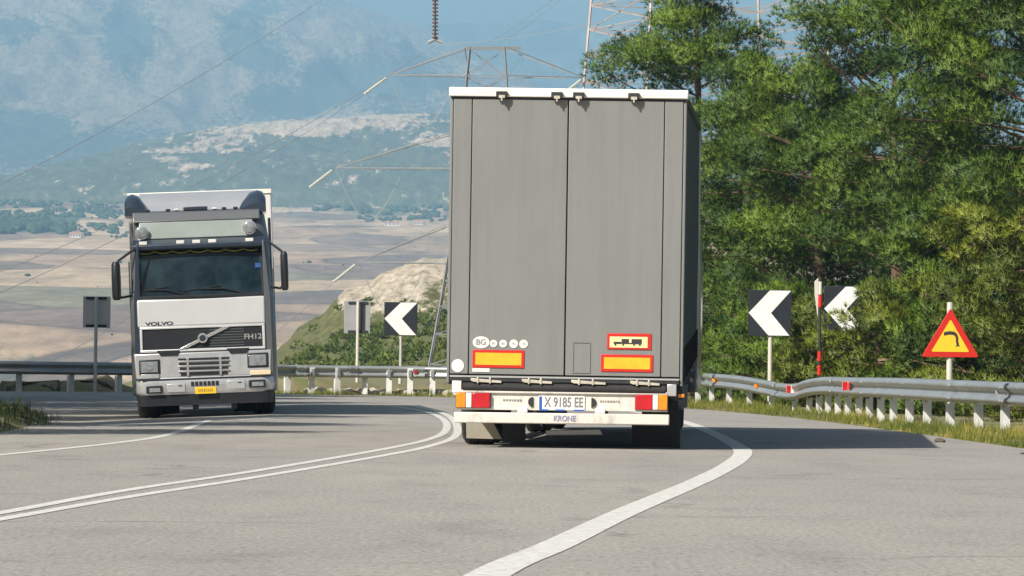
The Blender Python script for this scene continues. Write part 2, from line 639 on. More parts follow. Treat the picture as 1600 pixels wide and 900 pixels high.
# --- mountains
def hill_mat(name, rockc, scrubc, thr, nscale, fine_scale, soft=0.06, ys=0.22):
    m, nt, b = new_mat(name)
    L = nt.links
    geo = nd(nt, 'ShaderNodeNewGeometry')
    n1 = nd(nt, 'ShaderNodeTexNoise', i_Scale=nscale, i_Detail=9.0, i_Roughness=0.62)
    n2 = nd(nt, 'ShaderNodeTexNoise', i_Scale=fine_scale, i_Detail=9.0, i_Roughness=0.8)
    at = nd(nt, 'ShaderNodeAttribute', attribute_name='rock')
    mpy = nd(nt, 'ShaderNodeMapping')
    mpy.inputs['Scale'].default_value = (1.0, ys, 1.0)
    L.new(geo.outputs['Position'], mpy.inputs['Vector'])
    L.new(mpy.outputs['Vector'], n1.inputs['Vector'])
    L.new(mpy.outputs['Vector'], n2.inputs['Vector'])
    a1 = nd(nt, 'ShaderNodeMath', operation='MULTIPLY_ADD')
    a1.inputs[1].default_value = 0.4
    L.new(n1.outputs['Fac'], a1.inputs[0])
    m2 = nd(nt, 'ShaderNodeMath', operation='MULTIPLY')
    m2.inputs[1].default_value = 0.6
    L.new(n2.outputs['Fac'], m2.inputs[0])
    L.new(m2.outputs[0], a1.inputs[2])
    a2 = nd(nt, 'ShaderNodeMath', operation='ADD')
    L.new(a1.outputs[0], a2.inputs[0])
    L.new(at.outputs['Fac'], a2.inputs[1])
    r = ramp(nt, [(thr - soft, 0.0), (thr + soft, 1.0)])
    L.new(a2.outputs[0], r.inputs['Fac'])
    rr = ramp(nt, [(0.38, [c * 0.45 for c in rockc]), (0.62, [min(1, c * 1.35) for c in rockc])])
    L.new(n2.outputs['Fac'], rr.inputs['Fac'])
    rg = ramp(nt, [(0.38, [c * 0.6 for c in scrubc]), (0.62, [c * 1.5 for c in scrubc])])
    L.new(n2.outputs['Fac'], rg.inputs['Fac'])
    mx = nd(nt, 'ShaderNodeMix', data_type='RGBA')
    L.new(r.outputs['Color'], mx.inputs['Factor'])
    L.new(rg.outputs['Color'], mx.inputs['A'])
    L.new(rr.outputs['Color'], mx.inputs['B'])
    L.new(mx.outputs['Result'], b.inputs['Base Color'])
    b.inputs['Roughness'].default_value = 0.95
    b.inputs['Specular IOR Level'].default_value = 0.1
    return m


def range_mesh(name, y0, yc, y1, crest, base_py, amp, nsc, m, nx=220, ny=90, px0=-900, px1=2500, seed=0.0, rockf=None, power=1.0):
    """hills whose crest line shows at the given photo heights when seen from the road"""
    rows, att = [], []
    for j in range(ny + 1):
        y = y0 + (y1 - y0) * j / ny
        row = []
        for i in range(nx + 1):
            px = px0 + (px1 - px0) * i / nx
            x = (px - 800) / FPX * y
            pxc = 800 + FPX * x / yc
            zc = (568 - lerp_pts(crest, pxc)) / FPX * yc
            zb = (568 - base_py) / FPX * y0
            if y <= yc:
                t = (y - y0) / (yc - y0)
                f = t ** power
                env = max(0.05, math.sin(math.pi * min(1, t)))
            else:
                t2 = (y - yc) / (y1 - yc)
                f = 1 - 1.3 * t2 * t2
                env = 0.05
            n1 = fbm(x / nsc + seed, y / (nsc * 1.3), seed, 6)
            rdg = 0.45 - abs(fbm(x / nsc * 1.5 + seed, y / nsc * 0.6, seed + 5, 5)) * 1.5
            z = zb + (zc - zb) * f + amp * env * (n1 * 0.5 + rdg * 0.6) * sm(0, 0.12, (y - y0) / (yc - y0))
            if y - y0 < 1:
                z -= 60
            row.append((x, y, z))
            att.append(rockf(px, x, y, (y - y0) / (yc - y0), z) if rockf else 0.0)
        rows.append(row)
    return tag(grid_mesh(name, rows, m, {'rock': att}), kind='structure')


def patch(px, py, cx, cy, rx, ry):
    return max(0.0, 1 - ((px - cx) / rx) ** 2 - ((py - cy) / ry) ** 2)


def rock_and_shade(px, x, y, t, z):
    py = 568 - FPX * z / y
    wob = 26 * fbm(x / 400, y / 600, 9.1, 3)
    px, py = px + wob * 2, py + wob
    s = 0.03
    for c in ((90, 225, 190, 45), (190, 70, 60, 70), (400, 55, 70, 60), (430, 165, 110, 45), (560, 130, 170, 60), (20, 60, 60, 30)):  # dark patches like cloud shadow, put into the colour as scrub
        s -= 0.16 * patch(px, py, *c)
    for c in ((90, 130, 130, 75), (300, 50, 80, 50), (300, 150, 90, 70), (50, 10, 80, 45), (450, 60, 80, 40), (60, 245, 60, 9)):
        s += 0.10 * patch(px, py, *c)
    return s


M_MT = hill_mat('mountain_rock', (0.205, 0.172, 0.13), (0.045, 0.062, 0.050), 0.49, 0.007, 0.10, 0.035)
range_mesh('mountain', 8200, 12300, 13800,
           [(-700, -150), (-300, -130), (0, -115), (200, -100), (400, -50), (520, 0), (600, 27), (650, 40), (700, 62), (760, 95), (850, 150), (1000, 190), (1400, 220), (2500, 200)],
           300, 215, 800, M_MT, nx=300, ny=170, px0=-500, px1=1700, seed=2.7, rockf=rock_and_shade, power=0.9)['label'] = 'tall scrubby mountain blue with haze across the valley'
M_FAR = hill_mat('ridge_rock', (0.16, 0.155, 0.14), (0.04, 0.055, 0.045), 0.56, 0.001, 0.006)
range_mesh('mountain_ridge', 12700, 13600, 14300,
           [(-700, 80), (400, 66), (560, 52), (640, 42), (690, 38), (740, 36), (800, 30), (845, 27), (885, 33), (920, 38), (1000, 30), (1100, 46), (1300, 22), (1450, 36), (1600, 30), (2500, 60)],
           230, 120, 1500, M_FAR, nx=160, ny=50, px0=-100, px1=1900, seed=7.1)['label'] = 'faint distant mountain ridge under the pale sky'


def rock_mid(px, x, y, t, z):
    py = 568 - FPX * z / y
    wob = 10 * fbm(x / 160, y / 260, 4.4, 3)
    px, py = px + wob * 3, py + wob
    s = -0.055
    for c in ((420, 200, 140, 20), (560, 190, 90, 10), (640, 185, 110, 9), (330, 225, 90, 22), (480, 205, 120, 16), (250, 240, 60, 12), (680, 220, 60, 18), (600, 200, 70, 10), (290, 262, 50, 8)):
        s += 0.15 * patch(px, py, *c)
    return s


M_MID = hill_mat('foothill_rock', (0.45, 0.36, 0.27), (0.080, 0.092, 0.055), 0.54, 0.03, 0.09, 0.03, 0.10)
range_mesh('foothill', 5600, 7200, 9000,
           [(-900, 330), (0, 300), (120, 280), (180, 258), (250, 236), (330, 204), (400, 196), (450, 190), (520, 187), (600, 180), (660, 177), (720, 178), (800, 190), (950, 200), (1400, 210), (2500, 260)],
           312, 40, 420, M_MID, nx=300, ny=110, px0=-100, px1=1700, seed=4.2, rockf=rock_mid, power=0.8)['label'] = 'low rocky foothill with pale outcrops below the mountain'

# --- the green hillside with a band of limestone, just beyond the bend
HILL_CREST = [(330, 640), (400, 590), (440, 548), (470, 512), (505, 492), (525, 472), (545, 455), (600, 427), (650, 411), (700, 400), (800, 378), (1000, 352), (1300, 340), (1700, 350)]


def hill_z(px, y):
    c = lerp_pts(HILL_CREST, px)
    x = (px - 800) / FPX * 600
    c += 5 * fbm(x / 5, 3.1, 0.2, 4) + 2.5 * fbm(x / 1.1, 1.1, 6.2, 3)
    zc = (568 - c) / FPX * 600 + CAMZ
    if y <= 600:
        t = (y - 300) / 300
        f = 0.72 * t ** 1.05 + 0.28 * sm(0.74, 0.93, t)
        xx = (px - 800) / FPX * y
        n = (0.5 * fbm(xx / 9, y / 30, 1.7, 5) + 0.25 * fbm(xx / 1.7, y / 9, 5.7, 3) * sm(0.7, 0.8, t)) * min(1, max(0, t) * 6) * (1 - 0.8 * sm(0.93, 1, t))
        return -3.0 + (zc + 3.0) * f + n
    t = (y - 600) / 300
    return zc - 70 * t * t - 8 * t


rows, att = [], []
for j in range(121):
    y = 296 + 300 * (j / 100) if j <= 100 else 596 + 260 * ((j - 100) / 20)
    row = []
    for i in range(241):
        px = 330 + 1300 * (i / 240) ** 1.35
        z = hill_z(px, y) if y >= 300 else -40
        row.append(((px - 800) / FPX * y, y, z))
        t = (y - 300) / 300
        att.append(-0.14 + 0.34 * sm(0.70, 0.86, t + 0.12 * fbm((px - 800) / FPX * y / 8, y / 30, 8.8, 4)) * sm(505, 540, px + 12 * fbm(y / 40, px / 40, 2, 3)) - 0.6 * sm(1.0, 1.05, t))
    rows.append(row)
M_HILL = hill_mat('hillside_rock', (0.43, 0.375, 0.295), (0.110, 0.112, 0.045), 0.56, 0.09, 0.7, 0.05, 0.3)
tag(grid_mesh('hillside', rows, M_HILL, {'rock': att}), 'green hillside with a band of pale limestone along its top', kind='structure')

# --- haze over the whole valley
hz = MB().box(-9000, 9000, -400, 14700, -110, 1420).build('haze', None)
m = bpy.data.materials.new('haze_air')
m.use_nodes = True
nt = m.node_tree
nt.nodes.remove(nt.nodes['Principled BSDF'])
pv = nt.nodes.new('ShaderNodeVolumePrincipled')
pv.inputs['Color'].default_value = (0.36, 0.66, 1.0, 1)
pv.inputs['Absorption Color'].default_value = (0.05, 0.10, 1, 1)
pv.inputs['Density'].default_value = 1.15e-4
pv.inputs['Anisotropy'].default_value = 0.0
nt.links.new(pv.outputs['Volume'], nt.nodes['Material Output'].inputs['Volume'])
hz.data.materials.append(m)
tag(hz, kind='stuff')

# --- the bank on the inside of the bend: weedy toe at the road, its unseen rise to the left added so tree shadows reach farther
BK = [(20, -7.0), (40, -6.3), (50, -6.1)] + sorted([(G(*p).y, G(*p).x) for p in ((0, 684), (40, 677), (75, 668), (98, 657), (107, 647), (100, 639), (60, 632), (0, 628))]) + [(98, -11.8), (106, -13.4), (113, -15.2), (118, -20), (121, -30), (122, -42)]


def bank_edge(d):
    return lerp_pts(BK, d)


def bank_z(x, d):
    xr = bank_edge(d)
    t = xr - x
    if t <= 0:
        return gz(x, d)
    z = gz(xr, d) - .06 + .20 * sm(0, .9, t) + .06 * fbm(x * .9, d * .5, 2, 3) * sm(0, .6, t)
    return z + 5.0 * sm(0, 9, -.112 * d - 1.0 - x) * (1 - sm(113, 122, d)) * sm(20, 45, d)


rows = []
for j in range(181):
    d = 20 + 102 * j / 180
    xr = bank_edge(d)
    rows.append([(xr - 40 * t ** 2, d, bank_z(xr - 40 * t ** 2, d)) for t in (k / 36 for k in range(37))])
tag(grid_mesh('bank', rows, M_GROUND), 'weedy earth bank on the inside of the bend at the left edge', kind='structure')
# ------------------------------------------------------------------ shared materials
M_GREY = mat('grey_door_paint', (0.212, 0.217, 0.211), 0.42, 0.0, 0.05, 0.9, dirt=0.10)
# rain streaks and road film on the doors
nt = M_GREY.node_tree
L = nt.links
b = nt.nodes['Principled BSDF']
src = b.inputs['Base Color'].links[0].from_socket
tc = nd(nt, 'ShaderNodeTexCoord')
mp = nd(nt, 'ShaderNodeMapping')
mp.inputs['Scale'].default_value = (9.0, 9.0, 0.35)
L.new(tc.outputs['Object'], mp.inputs['Vector'])
ns = nd(nt, 'ShaderNodeTexNoise', i_Scale=1.0, i_Detail=7.0, i_Roughness=0.7)
L.new(mp.outputs['Vector'], ns.inputs['Vector'])
rs = ramp(nt, [(0.36, (0.80, 0.79, 0.77)), (0.55, (1.0, 1.0, 1.0)), (0.75, (1.07, 1.07, 1.06))])
L.new(ns.outputs['Fac'], rs.inputs['Fac'])
mx = nd(nt, 'ShaderNodeMix', data_type='RGBA', blend_type='MULTIPLY')
mx.inputs['Factor'].default_value = 0.4
L.new(src, mx.inputs['A'])
L.new(rs.outputs['Color'], mx.inputs['B'])
L.new(mx.outputs['Result'], b.inputs['Base Color'])
M_TARP = mat('grey_curtain_tarp', (0.085, 0.098, 0.090), 0.9, 0.0, 0.10, 0.8, dirt=0.25, spec=0.05)
M_WHITE = mat('white_paint', (0.66, 0.63, 0.57), 0.45, 0.0, 0.10, 2.5, dirt=0.6)
M_CREAM = mat('cream_roof_rail', (0.82, 0.79, 0.72), 0.4, 0.0, 0.05, 2.0, dirt=0.15)
M_BLACK = mat('black_rubber', (0.018, 0.018, 0.018), 0.75, 0.0, 0.3, 5.0, bump=0.2)
M_CHAS = mat('dark_chassis_steel', (0.030, 0.032, 0.036), 0.6, 0.2, 0.3, 4.0)
M_BLACKPL = mat('black_plastic', (0.020, 0.022, 0.026), 0.4, 0.0, 0.2, 4.0)
M_STEEL = mat('galvanised_steel', (0.55, 0.56, 0.56), 0.42, 0.6, 0.10, 2.5, dirt=0.18)
M_ZINC = mat('dull_zinc_latch', (0.60, 0.56, 0.47), 0.5, 0.4, 0.15, 8.0, dirt=0.3)
M_RED = mat('red_reflective_border', (0.58, 0.022, 0.014), 0.4, 0.0, 0.08, 6.0)
M_YEL = mat('yellow_reflective_sheet', (0.84, 0.55, 0.03), 0.4, 0.0, 0.06, 8.0)
M_ORG = mat('amber_reflective_sheet', (0.80, 0.44, 0.025), 0.4, 0.0, 0.12, 8.0)
M_CRM = mat('cream_reflective_sheet', (0.86, 0.74, 0.36), 0.4, 0.0, 0.05, 8.0)
M_STK = mat('white_sticker', (0.80, 0.78, 0.70), 0.45, 0.0, 0.05, 8.0)
M_INK = mat('dark_ink', (0.035, 0.030, 0.040), 0.6, 0.0, 0.1, 8.0)
M_INKG = mat('faded_ink', (0.20, 0.19, 0.21), 0.6, 0.0, 0.1, 8.0)
M_BLUE = mat('blue_plate_strip', (0.03, 0.10, 0.42), 0.4, 0.0, 0.05, 8.0)
M_RLENS = mat('red_lens', (0.50, 0.010, 0.018), 0.15, 0.0, 0.15, 9.0, coat=0.6)
M_ALENS = mat('amber_lens', (0.85, 0.26, 0.012), 0.15, 0.0, 0.15, 9.0, coat=0.6)
M_WLENS = mat('clear_lens', (0.74, 0.72, 0.68), 0.12, 0.0, 0.06, 9.0, coat=0.8)
M_FLAP = mat('dusty_mud_flap', (0.30, 0.275, 0.215), 0.8, 0.0, 0.12, 6.0)
M_RIM = mat('wheel_rim_paint', (0.35, 0.34, 0.32), 0.5, 0.3, 0.1, 5.0, dirt=0.4)


def wheel(parent, x, y, side, rad=0.5, wd=0.37, dz=0.0):
    """a lorry wheel: tyre, rim (> hub)"""
    w_ = empty('wheel', (x, y, rad + dz))
    w_.parent = parent
    h = wd / 2
    mb = MB().lathe([(rad * .56, -h * .8), (rad * .60, -h), (rad * .86, -h), (rad * .97, -h * .82), (rad, -h * .55), (rad * .985, -h * .5), (rad * .985, -h * .44), (rad, -h * .4),
                     (rad, -.02), (rad * .98, -.015), (rad * .98, .015), (rad, .02), (rad, h * .4), (rad * .985, h * .44), (rad * .985, h * .5), (rad, h * .55), (rad * .97, h * .82), (rad * .86, h), (rad * .60, h), (rad * .56, h * .8)], (0, 0, 0), 'x', 36)
    mb.build('tyre', M_BLACK, w_, smooth=True)
    s = side
    rim = MB().lathe([(rad * .57, s * h * .75), (rad * .55, s * h * .95), (rad * .50, s * h * .9), (rad * .44, s * h * .3), (rad * .30, s * h * .2), (rad * .28, s * h * .7), (rad * .16, s * h * .8), (rad * .14, s * h * 1.05)], (0, 0, 0), 'x', 28).build('rim', M_RIM, w_, smooth=True)
    return w_


# ------------------------------------------------------------------ the grey semi-trailer lorry seen from behind
TY = 51.0
LORRY = empty('semi_trailer_lorry', (G(881, 702).x, TY, 0), R(-3.0))
tag(LORRY, 'lorry seen from behind, tall plain grey trailer with two closed rear doors', 'lorry')
S_ = 142.0
tx = lambda px: (px - 881) / S_
tz = lambda py: (702 - py) / S_
PB = Matrix.Translation((0, 1.0, 0.8)) @ Matrix.Rotation(R(1.5), 4, 'X') @ Matrix.Translation((0, -1.0, -0.8))   # load bed pitched nose-up
PR = Matrix.Rotation(R(0.25), 4, 'Y')
PB = PB @ PR


def tb(mb, name, m, parent=LORRY, **k):
    return mb.build(name, m, parent, M=PB, **k)


ZT, ZB = 3.93, 0.83
# doors: a hinged side strip and the main leaf, with a groove between
for s in (-1, 1):
    d = MB()
    d.box(*sorted((s * 0.007, s * 1.053)), -0.04, 0.01, ZB, ZT - .07)
    d.box(*sorted((s * 1.063, s * 1.262)), -0.04, 0.01, ZB, ZT - .07)
    door = tb(d, 'door', M_GREY, bevel=0.006)
    tb(MB().box(*sorted((s * 0.004, s * 1.268)), 0.012, 0.03, ZB - .01, ZT - .06), 'door_seal', M_BLACK, door)
    if s > 0:
        pk = MB()
        x0, x1, z0, z1 = tx(893), tx(921), tz(580), tz(531)
        for q in ((x0, x1, z0, z0 + .012), (x0, x1, z1 - .012, z1), (x0, x0 + .012, z0 + .013, z1 - .013), (x1 - .012, x1, z0 + .013, z1 - .013)):
            pk.box(q[0], q[1], -0.048, -0.042, q[2], q[3])
        tb(pk, 'document_pocket', M_GREY, door)
# corner posts, roof rail, sill
for s in (-1, 1):
    tb(MB().box(*sorted((s * 1.268, s * 1.30)), -0.03, 0.10, ZB - .1, ZT - .055), 'corner_post', M_GREY, bevel=0.008)
rr = tb(MB().box(-1.315, 1.315, -0.075, 0.16, ZT - .048, ZT + .052), 'roof_rail', M_CREAM, bevel=0.012)
tb(MB().box(-1.295, 1.295, -0.05, 0.12, ZT - .068, ZT - .052), 'rail_seal', M_CHAS)
for px in (779, 865, 899, 985):
    x = tx(px) - 0.015
    tb(MB().box(x - .062, x + .062, -.115, -.078, ZT - .055, ZT + .012), 'lock_keeper', M_CHAS, rr, bevel=0.006)
    lk = MB().box(x - .030, x + .036, -.128, -.117, ZT - .062, ZT - .030).box(x - .006, x + .010, -.135, -.118, ZT - .092, ZT - .05)
    tb(lk, 'lock_cam', M_ZINC, rr)
# curtain sides with slight billows and straps, roof, front wall, floor frame
for s in (-1, 1):
    rws = []
    for j in range(96):
        y = 0.12 + 13.4 * j / 95
        r_ = []
        for i in range(14):
            z = ZB + .06 + (ZT - .07 - ZB - .06) * i / 13
            k = math.sin(math.pi * i / 13)
            r_.append(PB @ Vector((s * (1.272 + .010 * k * (0.5 + fbm(y * .9, z * .4, 3.0 * s, 3)) + .006 * math.sin(y * 9.8) * k), y, z)))
        rws.append(r_)
    o = grid_mesh('side_curtain', rws, M_TARP)
    o.parent = LORRY
    for j in range(21):
        y = 0.45 + j * 0.635
        tb(MB().box(*sorted((s * 1.290, s * 1.300)), y - .022, y + .022, ZB - .10, ZB + .30), 'curtain_strap', M_BLACK, o)
    tb(MB().box(*sorted((s * 1.20, s * 1.292)), 0.12, 13.5, ZB - .12, ZB + .055), 'side_rail', M_CHAS)
    tb(MB().box(*sorted((s * 1.20, s * 1.298)), 0.165, 13.5, ZT - .065, ZT + .03), 'cant_rail', M_TARP, bevel=0.02)
tb(MB().box(-1.19, 1.19, 0.17, 13.5, ZT + .0, ZT + .02), 'roof', M_TARP)
tb(MB().box(-1.298, 1.298, 13.51, 13.6, ZB - .1, ZT + .02), 'front_wall', M_WHITE, bevel=0.02)
tb(MB().box(-1.19, 1.19, 0.12, 13.5, ZB - .10, ZB - .02), 'floor', M_CHAS)
# rear sill with latch handles, rubber roller
sill = tb(MB().box(-1.262, 1.262, -0.055, 0.11, ZB - .085, ZB - .012), 'rear_sill', M_CHAS, bevel=0.01)
tb(MB().box(-1.262, 1.262, -.062, -.057, ZB - .035, ZB - .016), 'sill_edge', M_STEEL, sill)
for a, c in ((735, 783), (815, 862), (892, 946), (984, 1030)):
    h = MB()
    x0, x1 = tx(a), tx(c)
    h.prism([(x0, ZB - .045), (x1, ZB - .068), (x1, ZB - .094), (x0 + .03, ZB - .085), (x0, ZB - .072)], -.085, -.064)
    for q in (0.2, 0.6):
        xx = x0 + (x1 - x0) * q
        h.box(xx, xx + .020, -.096, -.086, ZB - .100, ZB - .030)
    tb(h, 'latch_handle', M_ZINC, sill, bevel=0.003)
tb(MB().lathe([(.048, -1.12), (.058, -1.11), (.058, 1.11), (.048, 1.12)], (0, -.02, .685), 'x', 20), 'buffer_roller', M_BLACK, smooth=True)
for s in (-1, 1):
    tb(MB().box(*sorted((s * 1.13, s * 1.235)), -.06, .07, .62, .755), 'roller_bracket', M_CREAM if s < 0 else M_STEEL, bevel=0.01)
    tb(MB().box(*sorted((s * 1.04, s * 1.11)), .06, .20, .585, .735), 'bed_bracket', M_CHAS)
# lamp beam (does not pitch with the bed)
X0, X1 = tx(712), tx(1043)
beam = MB().prism([(-.03, .415), (-.03, .60), (-.06, .60), (-.06, .632), (.10, .632), (.10, .415)], X0 + .02, X1, 'yz').build('lamp_beam', M_WHITE, LORRY, bevel=0.006)
for s, x0, x1 in ((-1, tx(713), tx(766)), (1, tx(993), tx(1043))):
    ln = x1 - x0
    dy = -.085
    hs = MB().box(x0 - .006, x1 + .006, -.055, -.032, tz(640) - .004, tz(617) + .004).build('tail_light', M_BLACKPL, LORRY, bevel=0.004)
    cuts = ((0, .28, M_ALENS, 'amber_lens'), (.29, .46, M_WLENS, 'clear_lens'), (.47, 1, M_RLENS, 'red_lens'))
    for a, c, m_, nm in cuts:
        if s > 0:
            a, c = 1 - c, 1 - a
        MB().box(x0 + ln * a, x0 + ln * c, dy, -.057, tz(640), tz(617)).build(nm, m_, hs, bevel=0.008)
pl = MB().box(tx(842), tx(914), -.045, -.034, tz(642), tz(620)).build('licence_plate', M_STK, LORRY, bevel=0.003)
MB().box(tx(842) + .004, tx(847), -.048, -.0455, tz(641), tz(621)).build('blue_strip', M_BLUE, pl)
PT = lambda x, y, z: Matrix.Translation((x, y, z)) @ Matrix.Rotation(R(90), 4, 'X')
text_mesh('X 9185 EE', .150, 'lettering', M_INKG, pl, PT(tx(881), -.048, tz(630.5)), width=.43, ext=.001, bold=.003)
for a, c in ((843, 857), (868, 883), (897, 913)):
    MB().box(tx(a), tx(c), -.050, -.046, tz(643.5), tz(641)).build('plate_clip', M_BLUE, pl)
for s, px in ((-1, 833), (1, 924)):
    poly = [(tx(px) + s * .055 * math.cos(a), tz(630) + .055 * math.sin(a)) for a in np.linspace(-math.pi / 2, math.pi / 2, 12)]
    MB().prism(poly, -.05, -.0325).build('plate_lamp', M_CHAS, LORRY, bevel=0.004)
# the small worn maker's lettering on the beam, only blots at this size
rnd = random.Random(5)
for a, c in ((786, 815), (938, 969)):
    lt = MB()
    x = tx(a)
    while x < tx(c):
        wd = rnd.uniform(.012, .026)
        lt.box(x, x + wd, -.0335, -.0305, tz(629.5) + rnd.uniform(-.002, .003), tz(626.2))
        x += wd + .010
    lt.build('lettering', M_INKG, beam)
# bumper bar
bz0, bz1 = tz(663) - .005, tz(647)
bump = MB().box(tx(710), tx(1046), -.10, -.01, bz0, bz1).build('bumper', M_WHITE, LORRY, bevel=0.012)
text_mesh('KRONE', .085, 'lettering', mat('blue_grey_print', (.22, .22, .36), .6), bump, PT(tx(883), -.1025, tz(655.5)), width=.24, ext=.001, bold=.002)
for px in (817, 938):
    MB().box(tx(px) - .055, tx(px) + .055, -.075, .02, bz1 + .001, bz1 + .055).build('bumper_bracket', M_CREAM, LORRY, bevel=0.008)
    MB().box(tx(px) - .05, tx(px) + .05, .03, 1.2, .36, .60).build('chassis_arm', M_CHAS, LORRY)
# mud flaps, wheels, chassis
MB().prism([(tx(720), tz(662)), (tx(762), tz(662)), (tx(778), tz(691)), (tx(721), tz(690))], .92, .935).build('mud_flap', M_FLAP, LORRY)
MB().prism([(tx(985), tz(655)), (tx(1058), tz(625)), (tx(1062), tz(701)), (tx(986), tz(699))], .60, .615).build('mud_flap', M_BLACK, LORRY)
MB().box(tx(778), tx(815), .94, .955, .05, .30).build('spray_guard', M_CHAS, LORRY)
sgm = MB().box(tx(1047), tx(1066), .05, .20, .55, .66).build('marker_arm', M_CHAS, LORRY, bevel=0.01)
MB().box(tx(1059), tx(1069), .02, .048, .575, .615).build('marker_lens', M_ALENS, sgm, bevel=0.005)
for k in range(3):
    for s in (-1, 1):
        wheel(LORRY, s * 1.02, 1.75 + 1.31 * k, s, .49, .385)
    MB().lathe([(.07, -.95), (.07, .95)], (0, 1.75 + 1.31 * k, .49), 'x', 12).build('axle', M_CHAS, LORRY)
for s in (-1, 1):
    MB().box(*sorted((s * .48, s * .60)), .25, 13.0, .62, .72).build('chassis_beam', M_CHAS, LORRY)
    MB().box(*sorted((s * 1.17, s * 1.2)), 5.6, 11.2, .38, .68).build('side_guard', M_CHAS, LORRY)
    MB().box(*sorted((s * .72, s * .84)), 10.6, 10.75, .05, .70).build('landing_leg', M_CHAS, LORRY)
MB().prism([(tx(848), tz(675)), (tx(934), tz(672)), (tx(940), tz(682)), (tx(850), tz(684))], .70, .74).build('air_tank', M_STEEL, LORRY, bevel=0.01)
# stickers and boards on the doors
for a, c in ((737, 818), (938, 1019)):
    y0, y1 = (574, 546) if a < 800 else (577, 550)
    bd = tb(MB().box(tx(a), tx(c), -.050, -.0425, tz(y0), tz(y1)), 'marker_board', M_RED, bevel=0.003)
    tb(MB().box(tx(a + 4.5), tx(c - 4.5), -.0535, -.0505, tz(y0 - 4.5), tz(y1 + 4.5)), 'yellow_field', M_ORG, bd)
bd = tb(MB().box(tx(947), tx(1016), -.050, -.0425, tz(542), tz(517)), 'long_vehicle_sign', M_RED, bevel=0.003)
tb(MB().box(tx(951), tx(1010), -.0535, -.0505, tz(539), tz(522)), 'cream_field', M_CRM, bd)
sy = MB().box(tx(957), tx(969), -.0565, -.054, tz(533.5), tz(530)).box(tx(969.5), tx(981), -.0565, -.054, tz(533.5), tz(525.5)).box(tx(985), tx(1001), -.0565, -.054, tz(533.5), tz(525.5))
sy.box(tx(981.2), tx(984.8), -.0565, -.054, tz(533.5), tz(531.5))
for q in (960, 972, 989, 998):
    sy.box(tx(q - 1.3), tx(q + 1.3), -.0565, -.054, tz(536), tz(533.8))
tb(sy, 'lorry_symbol', M_INK, bd)


def disc(x, z, rx, rz, y0, y1):
    return MB().prism([(x + rx * math.cos(a), z + rz * math.sin(a)) for a in np.linspace(0, 2 * math.pi, 24, endpoint=False)], y0, y1)


st = tb(disc(tx(750), tz(534.5), .093, .066, -.0465, -.0425), 'country_sticker', M_STK)
t_ = text_mesh('BG', .085, 'lettering', M_INKG, st, PB @ PT(tx(750), -.0475, tz(534.5)), width=.105, ext=.0008, bold=.002)
for px, r_, s in ((769.5, .040, '80'), (784.5, .042, '80'), (801, .047, '90'), (816.5, .047, '100')):
    st = tb(disc(tx(px), tz(536), r_, r_, -.0465, -.0425), 'speed_sticker', M_STK)
    text_mesh(s, .036, 'lettering', M_INKG, st, PB @ PT(tx(px), -.0475, tz(536)), width=.036, ext=.0008)
tb(disc(tx(714), tz(571.5), .068, .072, -.0465, -.0425), 'round_sticker', M_STK)
tb(MB().box(tx(737), tx(764), -.0465, -.0425, tz(580.5), tz(575)), 'label_sticker', M_STK)
# the tractor in front, mostly hidden by the trailer
M_CABS = mat('silver_cab_paint', (.62, .63, .64), .35, .3, .05, 2.0, coat=.4)
TR = Matrix.Translation((.05, 13.95, 0)) @ Matrix.Rotation(R(-.6), 4, 'Z')


def ring(hw, y0, y1, r_, z, n=5):
    out = []
    for cx, cy, a0 in ((hw - r_, y0 + r_, -90), (hw - r_, y1 - r_, 0), (-hw + r_, y1 - r_, 90), (-hw + r_, y0 + r_, 180)):
        for k in range(n):
            a = R(a0 + 90 * k / (n - 1))
            out.append((cx + r_ * math.cos(a), cy + r_ * math.sin(a), z))
    return out


MB().loft([ring(1.22, .4, 2.6, .15, .55), ring(1.25, .4, 2.65, .15, 1.2), ring(1.25, .4, 2.6, .15, 2.3), ring(1.2, .4, 2.3, .15, 3.3)]).build('cab', mat('dark_blue_cab_paint', (.025, .035, .06), .35, .1, .1, 2.0, coat=.4), LORRY, M=TR, smooth=True)
MB().loft([ring(1.2, .35, 2.2, .2, 3.32), ring(1.18, .3, 1.7, .2, 3.8), ring(1.1, .3, 1.1, .2, 4.25)]).build('wind_deflector', M_WHITE, LORRY, M=TR, smooth=True)
for s in (-1, 1):
    MB().box(*sorted((s * 1.16, s * 1.20)), -.45, .38, .9, 3.4).build('side_fairing', M_CHAS, LORRY, M=TR, bevel=0.02)
    for yy in (1.45, -2.2):
        p_ = TR @ Vector((s * .84, yy, 0))
        wheel(LORRY, p_.x, p_.y, s, .5, .36)
# ------------------------------------------------------------------ the oncoming silver lorry
OY = 79.6
OX = G(326, 648).x * OY / G(326, 648).y
ONC = empty('oncoming_lorry', (-5.22, OY, 0), R(3.4), 0, 0)
ONC.rotation_mode = 'XYZ'
tag(ONC, 'silver long-distance lorry coming the other way with a black grille and dark windscreen', 'lorry')
zr = gz(-6.3, 80.5)
zl_, zr_ = gz(-6.25, 80.8), gz(-4.15, 80.8)
ONC.rotation_euler = (0, -math.atan2(zr_ - zl_, 2.1), R(3.4))
ONC.location.z = (zl_ + zr_) / 2
ox = lambda px: (px - 321) / 91.0
oz = lambda py: (648 - py) / 91.0
M_SIL = mat('silver_metallic_paint', (.74, .75, .75), .30, .35, .04, 2.0, coat=.5)
M_SIL2 = mat('silver_bumper_paint', (.62, .63, .64), .28, .5, .06, 3.0, coat=.4, dirt=.25)
M_SILD = mat('dark_silver_paint', (.16, .17, .18), .35, .5, .06, 2.0, coat=.4)
M_NAVY = mat('dark_blue_fairing', (.030, .042, .065), .3, .1, .1, 2.0, coat=.5)
